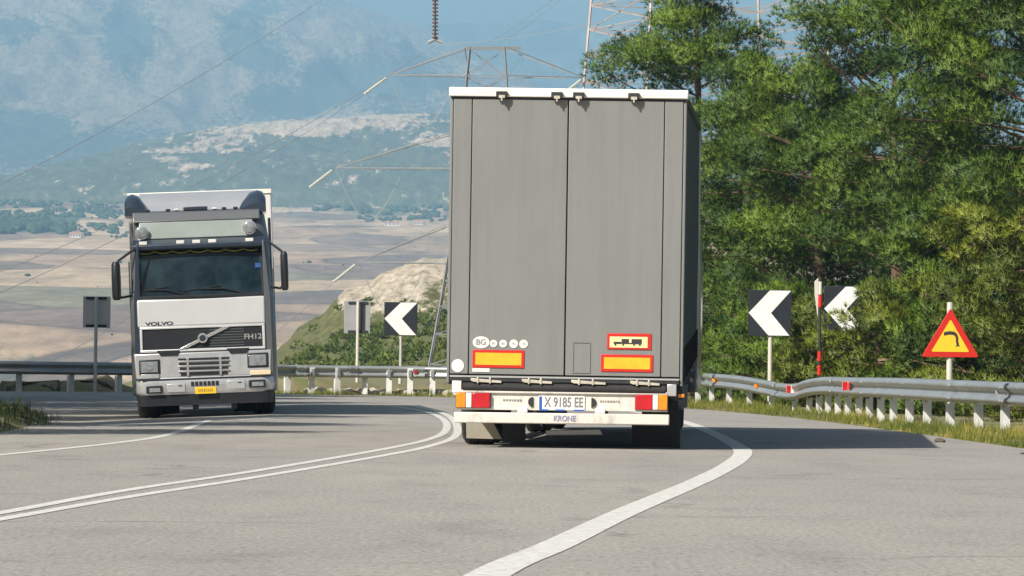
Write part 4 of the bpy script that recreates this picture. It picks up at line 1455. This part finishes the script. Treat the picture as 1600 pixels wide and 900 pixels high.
D1 = 330.0
s1 = FPX / D1
pc = P(755, 575, D1)
PYL = empty('pylon', (pc.x, D1, pc.z - .3))
tag(PYL, 'lattice power pylon behind the grey trailer with three pairs of slim arms', 'pylon')
hz_ = lambda py: (575 - py) / s1 + .3
hx_ = lambda px: (px - 755) / s1
lv = [(-.5, 3.85, 0)]
for py, hwp in ((570, 83), (523, 75), (480, 68), (440, 62), (405, 57), (362, 51), (330, 47), (298, 44), (265, 41), (215, 37), (185, 35), (150, 33), (120, 31), (75, 27)):
    lv.append((hz_(py), hwp / s1, 0))
lattice(MB(), lv, .075, .03).build('tower', M_PYL, PYL)
ends = {}
for py, hl, top, name in ((119, 152, 75, 'a'), (265, 235, 207, 'b'), (412, 197, 354, 'c')):
    for s in (-1, 1):
        am = MB()
        bw = (27 + (py - 75) * .10) / s1
        tip = Vector((s * hl / s1, 0, hz_(py)))
        for q in (-1, 1):
            am.tube([(s * bw, q * bw, hz_(py)), tip], .045, 4)
            am.tube([(s * bw, q * bw, hz_(top)), tip], .045, 4)
        n_ = 5
        for k in range(1, n_):
            t = k / n_
            lo_ = Vector((s * bw, 0, hz_(py))).lerp(tip, t)
            up = Vector((s * bw, 0, hz_(top))).lerp(tip, t)
            lo2 = Vector((s * bw, 0, hz_(py))).lerp(tip, t - 1 / n_)
            am.tube([lo_, up], .016, 4)
            am.tube([lo2, up], .016, 4)
        arm = am.build('crossarm', M_PYL, PYL)
        # tension string slanting down towards the next span
        e2 = tip + Vector((-38 / s1, -2.2, -33 / s1))
        disc_string(MB(), tip + Vector((-.25, -.1, -.2)), e2, 14, .115).build('insulator_string', M_INSG, arm, smooth=True)
        lp = [tip.lerp(Vector((0, 0, tip.z)), .0) + Vector((-s * k_ * 4.6, .3, -3.6 * math.sin(math.pi * min(1, k_ * .95)) * (1 if s < 0 else .6))) for k_ in np.linspace(0, 1, 12)]
        MB().tube(lp, .028, 5).build('jumper_cable', M_WIRE, arm)
        ends[name, s] = PYL.location + e2
tpm = MB()
for q in (-1, 1):
    tpm.tube([(-35 / s1, q * .8, hz_(75)), (53 / s1, q * .8, hz_(74))], .07, 4)
tpm.tube([(-35 / s1, -.8, hz_(75)), (-27 / s1, 1.0, hz_(118))], .03, 4)
tpm.build('top_frame', M_PYL, PYL)

D2 = 205.0
s2 = FPX / D2
pc2 = P(1097, 575, D2)
PY2 = empty('pylon', (pc2.x, D2, -1.5))
tag(PY2, 'tall pale lattice pylon rising behind the pine trees, its top out of sight', 'pylon')
zz2 = lambda py: P(1097, py, D2).z + 1.5
lv = []
for py in (620, 560, 490, 420, 350, 285, 225, 170, 125, 82, 42, 4, -30, -70, -120, -170):
    lv.append((zz2(py), (5.15 + (py - 0) * .0022) * .78, 18))
lattice(MB(), lv, .06, .026).build('tower', M_PYLR, PY2)
am = MB()
tipp = P(680, -28, D2) - Vector(PY2.location)
for q in (-1, 1):
    am.tube([(-4.6, q * 2.8, zz2(-30)), tipp], .08, 4)
    am.tube([(-4.0, q * 2.5, zz2(-120)), tipp], .08, 4)
am.build('crossarm', M_PYLR, PY2)
ib = P(680, 62, D2) - Vector(PY2.location)
st_ = disc_string(MB(), tipp + Vector((0, 0, -.1)), ib, 15, .155).build('insulator_string', M_INS, PY2, smooth=True)
MB().tube([ib + Vector((-.30, 0, -.12)), ib + Vector((0, 0, .02)), ib + Vector((.30, 0, -.12))], .07, 8).build('line_clamp', M_WIRE, st_, smooth=True)


def wire(a, b_, sag, label, r_=.022, n=24):
    a, b_ = Vector(a), Vector(b_)
    pts = [a.lerp(b_, k / n) - Vector((0, 0, sag * 4 * (k / n) * (1 - k / n))) for k in range(n + 1)]
    o_ = MB().tube(pts, r_, 5).build('power_line', M_WIRE)
    return tag(o_, label, 'power line', 'power lines across the valley')


wire(P(680, 70, D2), P(-120, 470, 170), .8, 'thin power line running down to the left from the hanging brown insulator', .012)
wire(P(680, 70, D2), P(1020, 12, 190), .3, 'thin power line rising to the right from the hanging brown insulator', .011)
wire(P(520, -12, 180), P(-60, 318, 150), .3, 'long power line crossing the blue mountain from the top edge', .011)
wire(ends['a', -1], P(-100, 500, 230), .9, 'power line from the highest arm of the pylon behind the trailer', .016)
wire(ends['b', -1], P(-80, 640, 250), 1.2, 'power line from the widest arm of the pylon behind the trailer', .016)
wire(ends['c', -1], P(300, 600, 280), .6, 'power line from the lowest arm of the pylon behind the trailer', .016)
wire(P(760, 78, 300), P(910, -30, 240), .3, 'steep power line above the grey trailer, outer one of the pair', .012)
wire(P(730, 80, 300), P(880, -14, 240), .3, 'steep power line above the grey trailer, inner one of the pair', .012)

# earth thrown up behind the barrier at the left of the bend
rws = []
for i in range(161):
    px = -500 + 1340 * i / 160
    p, t = rail_at(px)
    t = Vector((t.x, t.y, 0)).normalized()
    n_ = Vector((t.y, -t.x, 0))
    row = []
    for k, o_ in enumerate((.25, .6, 1.0, 1.5, 2.1, 2.8, 3.6, 4.6)):
        q = p + n_ * o_
        hgt = (0, .16, .32, .40, .40, .32, .12, -.25)[k]
        row.append((q.x, q.y, -.30 + .16 + hgt * (1 + .8 * fbm(q.x * .7, q.y * .5, 3.0, 4)) + .06 * fbm(q.x * 3, q.y * 3, 1.0, 3)))
    rws.append(row)
tag(grid_mesh('earth_mound', rws, M_GROUND), 'low mound of bare earth behind the guard rail at the left', kind='structure')
# ------------------------------------------------------------------ foliage
def leaf_mat(name, dark, light, dry, transl=0.10):
    m, nt, b = new_mat(name)
    L = nt.links
    at = nd(nt, 'ShaderNodeAttribute', attribute_name='tint')
    r = ramp(nt, [(0.0, dark), (0.55, [(a + c) / 2 for a, c in zip(dark, light)]), (0.9, light), (1.0, dry)])
    L.new(at.outputs['Fac'], r.inputs['Fac'])
    L.new(r.outputs['Color'], b.inputs['Base Color'])
    b.inputs['Roughness'].default_value = 0.55
    b.inputs['Specular IOR Level'].default_value = 0.3
    tr = nd(nt, 'ShaderNodeBsdfTranslucent')
    L.new(r.outputs['Color'], tr.inputs['Color'])
    mx = nd(nt, 'ShaderNodeMixShader')
    mx.inputs['Fac'].default_value = transl
    L.new(b.outputs['BSDF'], mx.inputs[1])
    L.new(tr.outputs['BSDF'], mx.inputs[2])
    L.new(mx.outputs['Shader'], nt.nodes['Material Output'].inputs['Surface'])
    return m


M_PINE = leaf_mat('pine_needles', (.012, .048, .011), (.150, .232, .020), (.30, .24, .03))
M_OLIVE = leaf_mat('olive_needles', (.022, .056, .010), (.190, .225, .020), (.34, .25, .04))
M_GRASS = leaf_mat('grass_blades', (.075, .12, .018), (.26, .25, .04), (.46, .36, .14))
M_WEED = leaf_mat('dark_weeds', (.020, .045, .012), (.075, .095, .020), (.20, .16, .06))
M_WOOD = leaf_mat('wood_leaves', (.022, .050, .022), (.05, .085, .03), (.07, .09, .03))
M_BARK = mat('pine_bark', (.13, .08, .055), .9, 0, .35, 6.0, bump=.8, bscale=14.0)
M_TWIG = mat('dry_twig', (.30, .21, .13), .9, 0, .3, 6.0)


def needles(cent, axis, tint, L_, nper, wd, spread, rng, nrm=None):
    """tufts of thin needles: one triangle each"""
    n = len(cent)
    c = np.repeat(cent, nper, 0)
    a = np.repeat(axis, nper, 0)
    t = np.repeat(tint, nper) + rng.normal(0, .06, n * nper)
    d = a * 1.0 + rng.normal(0, spread, (n * nper, 3))
    d /= np.linalg.norm(d, axis=1, keepdims=True) + 1e-9
    ln = L_ * rng.uniform(.65, 1.2, (n * nper, 1))
    side = np.cross(d, rng.normal(0, 1, (n * nper, 3)))
    side /= np.linalg.norm(side, axis=1, keepdims=True) + 1e-9
    b0 = c + d * ln * .06
    v = np.stack([b0 - side * wd, b0 + side * wd, c + d * ln], 1).reshape(-1, 3)
    f = np.arange(len(v)).reshape(-1, 3)
    tt = np.repeat(np.clip(t, 0, 1 if nrm is None else .88), 3)
    if nrm is None:
        return v, f, tt
    # wind each needle to face the way its tuft faces, so the tuft shades as one rounded mass
    q = v.reshape(-1, 3, 3)
    g = np.cross(q[:, 1] - q[:, 0], q[:, 2] - q[:, 0])
    nn = np.repeat(nrm, nper, 0) + .45 * d
    nn /= np.linalg.norm(nn, axis=1, keepdims=True) + 1e-9
    flip = (g * nn).sum(1) < 0
    f[flip] = f[flip][:, ::-1]
    return v, f, tt, np.repeat(nn, 3, 0)


def pine(name, px, base, H, Rd, seed, label, group, limbs=44, base_frac=.12, lean=(0, 0), prof=None, m_=None, tuft=.19, nper=11, dens=1.0, wd=.0085, csize=.92, cat='pine tree', trunk_r=None, spread=.55, up=.35, dead=3, flat=1.0, tintb=0.0):
    rng = np.random.default_rng(seed)
    rnd = random.Random(seed)
    e = empty(name, base)
    tag(e, label, cat, group)
    tr = trunk_r or .016 * H + .03
    tp = []
    for i in range(9):
        t = i / 8
        tp.append(Vector((lean[0] * t + .22 * math.sin(t * 5 + seed) * t, lean[1] * t + .18 * math.sin(t * 4 + 2 * seed) * t, -.3 + H * .96 * t)))
    tb_ = MB().tube(tp, [tr * (1.25 - .2 * min(1, i) - .98 * (i / 8)) + .012 for i in range(9)], 10)

    def tpos(h):
        k = min(7.999, h * 8)
        i = int(k)
        return tp[i].lerp(tp[i + 1], k - i)
    C, A, T, NB = [], [], [], []
    prof = prof or [(0, .55), (.25, .95), (.5, 1.0), (.75, .75), (.92, .42), (1, .15)]
    for li in range(limbs):
        h = base_frac + (.98 - base_frac) * ((li + rnd.random()) / limbs)
        az = li * 2.39996 + rnd.uniform(-.5, .5)
        ln = Rd * lerp_pts(prof, h) * rnd.uniform(.62, 1.12)
        el = R(rnd.uniform(-8, 22) + 38 * max(0, h - .55))
        p = tpos(h)
        d = Vector((math.cos(az) * math.cos(el), math.sin(az) * math.cos(el) * flat, math.sin(el)))
        pts = [p]
        ns = max(4, int(ln / .45))
        for k in range(ns):
            d = (d + Vector((rnd.uniform(-.16, .16), rnd.uniform(-.16, .16), rnd.uniform(-.08, .14)))).normalized()
            p = p + d * (ln / ns)
            pts.append(p)
        r0 = min(tr * .4, .010 + .008 * ln)
        tb_.tube(pts, [r0 * (1 - .8 * k / ns) + .006 for k in range(ns + 1)], 5, False)
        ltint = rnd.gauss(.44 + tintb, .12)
        side_ = d.cross(Vector((0, 0, 1))).normalized()
        for fr_, lat in ((1.0, 0), (.80, rnd.uniform(.25, .75)), (.72, -rnd.uniform(.25, .75)), (.50, rnd.uniform(-.6, .6))):
            if rnd.random() < .33:
                continue
            rc = csize * rnd.uniform(.62, 1.15) * (.65 + .35 * min(1, ln / 2.2))
            k_ = min(ns, max(1, int(fr_ * ns)))
            c_ = pts[k_] + side_ * lat * min(1.6, ln * .45) + Vector((0, 0, rnd.uniform(-.1, .35) * rc))
            if lat:
                tb_.tube([pts[max(0, k_ - 1)], c_], [r0 * .4 + .004, .008], 4, False)
            nt_ = max(10, int(235 * dens * rc * rc))
            dv = rng.normal(0, 1, (nt_, 3))
            dv[:, 2] = np.where(dv[:, 2] < -.3, -dv[:, 2] * .7, dv[:, 2])
            dv /= np.linalg.norm(dv, axis=1, keepdims=True)
            rad = rc * (rng.random((nt_, 1)) ** .45)
            C.append(np.array(tuple(c_)) + dv * rad * np.array([1, 1, .80]))
            A.append(dv * .8 + np.array([0, 0, .45]) + np.array(tuple(d)) * .45 + rng.normal(0, .22, (nt_, 3)))
            NB.append(dv + np.array([0, 0, .25]) + np.array([d.x, d.y, 0]) * .3)
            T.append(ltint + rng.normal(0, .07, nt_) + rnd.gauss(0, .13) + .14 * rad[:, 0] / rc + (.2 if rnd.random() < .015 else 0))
    tb_.build('trunk', M_BARK, e, smooth=True)
    for k in range(dead):
        h = rnd.uniform(.12, .6)
        az = rnd.uniform(math.pi, 2 * math.pi)
        p = tpos(h)
        d = Vector((math.cos(az), math.sin(az), rnd.uniform(-.1, .5))).normalized()
        pts = [p]
        for q in range(6):
            d = (d + Vector((rnd.uniform(-.4, .4), rnd.uniform(-.2, .2), rnd.uniform(-.2, .4)))).normalized()
            pts.append(pts[-1] + d * Rd * .15)
        MB().tube(pts, [.04, .035, .03, .024, .018, .012, .006], 5, False).build('dead_branch', M_TWIG, e)
    C, A, T = np.concatenate(C), np.concatenate(A), np.concatenate(T)
    A /= np.linalg.norm(A, axis=1, keepdims=True)
    N_ = np.concatenate(NB)
    N_ /= np.linalg.norm(N_, axis=1, keepdims=True)
    v, f, t, nn = needles(C, A, np.array(T), tuft, nper, wd, spread, rng, N_)
    o_ = fast_mesh('crown', v, f, m_ or M_PINE, {'tint': t})
    o_.data.normals_split_custom_set_from_vertices(nn.tolist())
    o_.parent = e
    return e, len(f)


NT = 0
GP = 'pine trees behind the guard rail'


def put(px, d, z=-.25):
    return (P(px, 580, d).x, d, z)


TREES = [
    # px, d, H, R, label, kwargs
    (1080, 150, 14.4, 4.2, 'pine with wispy top standing before the tall pale pylon', dict(limbs=56, base_frac=.06, seed=11)),
    (1160, 141, 11.0, 3.3, 'pine of middling height between the pylon pine and the broad tall pine', dict(limbs=48, base_frac=.05, seed=12)),
    (1275, 134, 10.3, 3.3, 'darker pine standing behind the clear chevron sign, lower than its neighbours', dict(limbs=50, base_frac=.05, seed=13)),
    (1400, 124, 11.8, 4.1, 'broad tall pine above the half hidden chevron sign, a dark hollow in its crown', dict(limbs=46, base_frac=.40, seed=14, prof=[(0, .3), (.38, .75), (.6, 1.0), (.8, .85), (.93, .5), (1, .25)])),
    (1590, 112, 11.0, 4.0, 'leaning pine with bare reddish trunk at the right edge of the picture', dict(limbs=44, base_frac=.42, seed=15, lean=(.5, 0), trunk_r=.26, prof=[(0, .3), (.34, .55), (.55, .9), (.8, 1.0), (.95, .6), (1, .2)])),
    (1470, 152, 7.6, 3.4, 'shaded pine deep in the stand, seen through the hollow of the broad pine', dict(limbs=44, base_frac=.05, dens=.7, tintb=-.32, seed=16)),  # dark tint of the deep pines puts shade into their needles
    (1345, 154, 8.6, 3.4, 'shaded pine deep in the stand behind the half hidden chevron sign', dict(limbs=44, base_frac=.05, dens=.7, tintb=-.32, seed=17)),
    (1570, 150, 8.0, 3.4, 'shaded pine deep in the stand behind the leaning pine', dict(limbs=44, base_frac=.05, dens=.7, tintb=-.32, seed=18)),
]
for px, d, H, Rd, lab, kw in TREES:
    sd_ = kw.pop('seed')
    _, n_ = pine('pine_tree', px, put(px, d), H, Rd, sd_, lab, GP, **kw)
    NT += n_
YOUNG = [
    (1135, 380, 5.4, 2.3, 'bushy young pine close beside the grey trailer', 21),
    (1215, 122, 3.6, 1.9, 'low young pine right behind the clear chevron sign', 22),
    (1364, 101.0, 3.1, 1.28, 'young pine whose branches cover part of the second chevron sign', 23),
    (1440, 106, 4.6, 2.3, 'bushy young pine left of the triangular warning sign', 24),
    (1545, 97, 4.7, 2.3, 'bushy young pine right of the triangular warning sign', 25),
    (1385, 113, 3.4, 1.5, 'young pine between the second chevron sign and the warning sign', 26),
    (1650, 88, 4.8, 2.0, 'yellowish young pine cut by the right edge behind the guard rail', 27),
    (1490, 99, 2.6, 1.6, 'low spreading young pine directly behind the triangular warning sign', 28),
    (1270, 114, 3.0, 1.6, 'low dark young pine at the foot of the red banded pole', 29),
    (1160, 126, 2.6, 1.6, 'low young pine left of the clear chevron pole', 30),
]
for px, d, H, Rd, lab, sd_ in YOUNG:
    _, n_ = pine('young_pine', px, put(px, d), H, Rd, sd_, lab, 'young pines along the guard rail', limbs=34, base_frac=.02, m_=M_OLIVE if sd_ % 2 else M_PINE, tuft=.17, dens=1.3, csize=.58,
                 cat='young pine', prof=[(0, .8), (.3, 1.0), (.6, .85), (.85, .5), (1, .15)], trunk_r=.06, dead=2, tintb=.06)
    NT += n_
# trees on the left bank, out of the picture: their shadows cross the road
bk = lambda x, y: (x, y, bank_z(x, y) - .1)
shade, _ = pine('pine_tree', 0, bk(-12.2, 68.5), 9.5, 3.0, 51, 'bank pine at the left of the road, second from the road mouth', 'pines on the left bank', limbs=50, dens=.7)
for x, y, sc_, lab in ((-9.7, 54, .72, 'smallest bank pine, nearest to the road mouth'), (-10.6, 61, .85, 'small bank pine standing close to the road edge'), (-13.4, 76.5, .95, 'third bank pine at the left of the road'), (-15.6, 84, 1.2, 'fourth bank pine at the left of the road'),
                       (-16.5, 92, 1.25, 'fifth bank pine at the left of the road'), (-18.2, 100, 1.3, 'sixth bank pine at the left of the road'), (-19.6, 107, 1.5, 'seventh bank pine at the left of the road'),
                       (-20.4, 113.5, 1.6, 'eighth bank pine at the left of the road'), (-24.5, 114.5, 1.65, 'ninth bank pine at the left of the road'), (-28.5, 115, 1.65, 'tenth bank pine at the left of the road'), (-22.5, 94, 1.3, 'eleventh bank pine at the left of the road')):
    c = copy_tree(shade)
    c.location = bk(x, y)
    c.scale = (sc_, sc_, sc_)
    c.rotation_euler.z = x
    c['label'] = lab

# --- grass on the verge and beside the road
rng = np.random.default_rng(3)


def blades(name, pts, hts, m_, label, tints, wd=.014):
    n = len(pts)
    ax = np.stack([rng.normal(0, .35, n), rng.normal(0, .35, n), np.ones(n)], 1)
    ax /= np.linalg.norm(ax, axis=1, keepdims=True)
    v, f, t = needles(pts, ax, tints, 1.0, 5, wd, .22, rng)
    v = v.reshape(n, 5, 3, 3)
    v = pts[:, None, None, :] + (v - pts[:, None, None, :]) * np.stack([np.full(n, .6), np.full(n, .6), np.ones(n)], 1)[:, None, None, :] * np.asarray(hts)[:, None, None, None] * np.array([1.0])
    # keep blade width sensible
    o_ = fast_mesh(name, v.reshape(-1, 3), f, m_, {'tint': t})
    return tag(o_, label, 'grass', kind='stuff')


EPX = sorted([(p[0], G(*p)) for p in edge_px], key=lambda q: q[0])


def edge_at(px):
    for (a, pa), (b_, pb_) in zip(EPX, EPX[1:]):
        if a <= px <= b_:
            return pa.lerp(pb_, (px - a) / (b_ - a))
    return EPX[-1][1]


pts, hts, tin = [], [], []
rnd = random.Random(8)
for px0, px1, num in ((1060, 1760, 15000), (430, 720, 3000), (-60, 230, 1800)):
    k = 0
    while k < num:
        px = rnd.uniform(px0, px1)
        r_, _t = rail_at(px)
        e_ = edge_at(px)
        s_ = rnd.uniform(-.25, .96) if px0 > 1000 else rnd.uniform(-.6, .95)
        q = Vector((r_.x, r_.y, 0)).lerp(Vector((e_.x, e_.y, 0)), s_)
        if px0 < 1000:
            q.y += rnd.uniform(-.2, 1.5)
        cl = fbm(q.x * .8, q.y * .5, 1.0, 3)
        k += 1
        if cl < -.05 and rnd.random() < .85:
            continue
        pts.append((q.x, q.y, ground_z(q.x, q.y) - .01))
        near = 1 - .5 * sm(.7, .96, s_)
        hts.append(rnd.uniform(.04, .15) * (1 + 1.6 * max(0, cl)) * near)
        tin.append(.50 + .8 * fbm(q.x * .5 + 9, q.y * .35, 4.0, 3) + rnd.gauss(0, .12) + (.35 if s_ < .0 else 0) + .25 * sm(.6, .95, s_))
blades('grass', np.array(pts), hts, M_GRASS, 'yellow green grass on the verge beneath the guard rail', np.array(tin), .05)

# --- weeds on the toe of the bank, in shade
pts, hts, tin = [], [], []
for k in range(9000):
    d = rnd.uniform(48, 97)
    t = 4.5 * rnd.random() ** 1.3 + .08
    x = bank_edge(d) - t
    if x < -.115 * d - .6:
        continue
    cl = fbm(x * .8, d * .5, 5.0, 3)
    if cl < -.1 and rnd.random() < .7:
        continue
    pts.append((x, d, bank_z(x, d) - .01))
    hts.append(rnd.uniform(.04, .14) * (.6 + .5 * min(1, t)) * (2.2 if rnd.random() < .05 else 1) * (1 + max(0, cl)))
    tin.append(.30 + rnd.gauss(0, .22) + .4 * cl)
blades('weeds', np.array(pts), hts, M_WEED, 'dark weeds on the shaded bank at the left edge of the road', np.array(tin), .04)['category'] = 'weeds'

# --- scrub dotted over the green hillside, rubble behind the barrier
C, A, T = [], [], []
for k in range(1100):
    px = rnd.uniform(440, 780)
    y = rnd.uniform(302, 560)
    t = (y - 300) / 300
    if fbm(px / 20, y / 20, 5, 3) < .02 or (t > .74 and rnd.random() < .8):
        continue
    x = (px - 800) / FPX * y
    z = hill_z(px, y)
    if px < 470 and z < -4:
        continue
    s_ = rnd.uniform(.3, .9)
    for q in range(16):
        v_ = Vector((rnd.gauss(0, 1), rnd.gauss(0, 1), abs(rnd.gauss(0, .8)))).normalized()
        C.append((x + v_.x * s_, y + v_.y * s_, z + v_.z * s_ * .8))
        A.append(tuple(v_))
        T.append(.50 + .35 * fbm(x / 3, y / 8, 2, 2))
v, f, t = needles(np.array(C), np.array(A), np.array(T), .55, 5, .10, .6, rng)
tag(fast_mesh('scrub', v, f, M_OLIVE, {'tint': t}), 'low green scrub dotted over the hillside', 'scrub', kind='stuff')


def rock_bm(rnd_, s_):
    import bmesh
    bm = bmesh.new()
    bmesh.ops.create_icosphere(bm, subdivisions=2, radius=1)
    o3 = Vector((rnd_.uniform(0, 50), rnd_.uniform(0, 50), 0))
    vs_ = [v_.co * (1 + .35 * noise.noise(v_.co * 1.3 + o3)) for v_ in bm.verts]
    fs_ = [tuple(v_.index for v_ in f_.verts) for f_ in bm.faces]
    bm.free()
    return [(p.x * s_[0], p.y * s_[1], p.z * s_[2]) for p in vs_], fs_


M_ROCK = mat('pale_limestone', (.42, .38, .31), .9, 0, .25, 2.0, bump=.6, bscale=6.0)
rb_ = MB()
for k in range(110):
    px = rnd.uniform(450, 720)
    r_, _t = rail_at(px)
    s_ = rnd.uniform(.05, .17)
    vs_, fs_ = rock_bm(rnd, (s_ * 1.3, s_, s_ * .8))
    q = Vector((r_.x + rnd.uniform(-.5, .5), r_.y + rnd.uniform(.4, 1.2), 0))
    q.z = -.05 + s_ * .3
    rb_.add([(a + q.x, c + q.y, d_ + q.z) for a, c, d_ in vs_], fs_)
tag(rb_.build('rubble', M_ROCK, smooth=False), 'pale rubble lying behind the guard rail', 'rubble', kind='stuff')
vs_, fs_ = rock_bm(rnd, (.075, .05, .03))
q = G(1468, 691)
so = MB().add(vs_, fs_).build('stone', mat('dark_stone', (.10, .085, .07), .9, 0, .2, 9.0))
so.location = (q.x, q.y, .02)
tag(so, 'small dark stone lying alone on the asphalt near the verge', 'stone')

# --- far woods and farmhouses in the valley
def valley_point(px, py):
    lo_, hi_ = 1500.0, 8000.0
    for _ in range(40):
        mid_ = (lo_ + hi_) / 2
        p = P(px, py, mid_)
        if p.z > ground_z(p.x, p.y):
            lo_ = mid_
        else:
            hi_ = mid_
    p = P(px, py, hi_)
    return Vector((p.x, p.y, ground_z(p.x, p.y)))


wv, wf, wt = [], [], []
ico_v, ico_f = rock_bm(random.Random(1), (1, 1, 1))


def wood_clump(px0, px1, py0, py1, num, hgt=9):
    for k in range(num):
        px, py = rnd.uniform(px0, px1), rnd.uniform(py0, py1)
        if fbm(px / 30, py / 9, 3.0, 3) < -.12:
            continue
        q = valley_point(px, py)
        h_ = hgt * rnd.uniform(.2, .6)
        r_ = h_ * rnd.uniform(.5, 1.2)
        vs_, fs_ = rock_bm(rnd, (r_, r_, h_ * .6))
        o_ = len(wv)
        wv.extend((a + q.x, c + q.y, d_ + q.z + h_ * .45) for a, c, d_ in vs_)
        wf.extend(tuple(i + o_ for i in f_) for f_ in fs_)
        wt.extend([rnd.uniform(.1, .9)] * len(vs_))


wood_clump(-20, 100, 350, 366, 900, 11)
wood_clump(105, 205, 352, 372, 90, 8)
wood_clump(0, 190, 300, 342, 700, 7)
wood_clump(455, 700, 296, 320, 900, 8)
wood_clump(490, 575, 318, 330, 160, 10)
wood_clump(560, 700, 322, 348, 150, 8)
wood_clump(20, 200, 400, 540, 14, 3)
wood_clump(455, 640, 395, 440, 10, 3)
tag(fast_mesh('woodland', wv, wf, M_WOOD, {'tint': wt}), 'blue green woods far off in the valley', 'woodland', kind='stuff')

M_HW = mat('whitewashed_wall', (.55, .53, .50), .7, 0, .05, .2)
M_HR = mat('clay_roof', (.45, .24, .16), .8, 0, .1, .2)
M_HD = mat('dark_opening', (.05, .05, .06), .5)
for px, py, wd_, lab in ((612, 353, 8, 'long white farmhouse far off at the right of the valley'), (118, 371, 5, 'tiny white farmhouse below the far wood at the left'), (655, 352, 5, 'tiny white farmhouse farthest right in the valley, beside the trailer'),
                         (500, 327, 6, 'white farmhouse among the far trees right of the oncoming lorry')):
    q = valley_point(px, py)
    e = empty('farmhouse', q, R(rnd.uniform(-20, 20)))
    tag(e, lab, 'farmhouse', 'white farmhouses in the valley')
    d_ = wd_ * .5
    MB().box(-wd_, wd_, -d_, d_, -2, 3.2).build('wall', M_HW, e)
    MB().prism([(-d_ - .5, 3.22), (d_ + .5, 3.22), (0, 4.6)], -wd_ - .4, wd_ + .4, 'yz').build('roof', M_HR, e)
    wm = MB()
    for k in range(4):
        wm.box(-wd_ * .75 + k * wd_ * .5 - .6, -wd_ * .75 + k * wd_ * .5 + .6, -d_ - .06, -d_ - .01, 1.0, 2.4)
    wm.build('window', M_HD, e)
print('needles', NT)
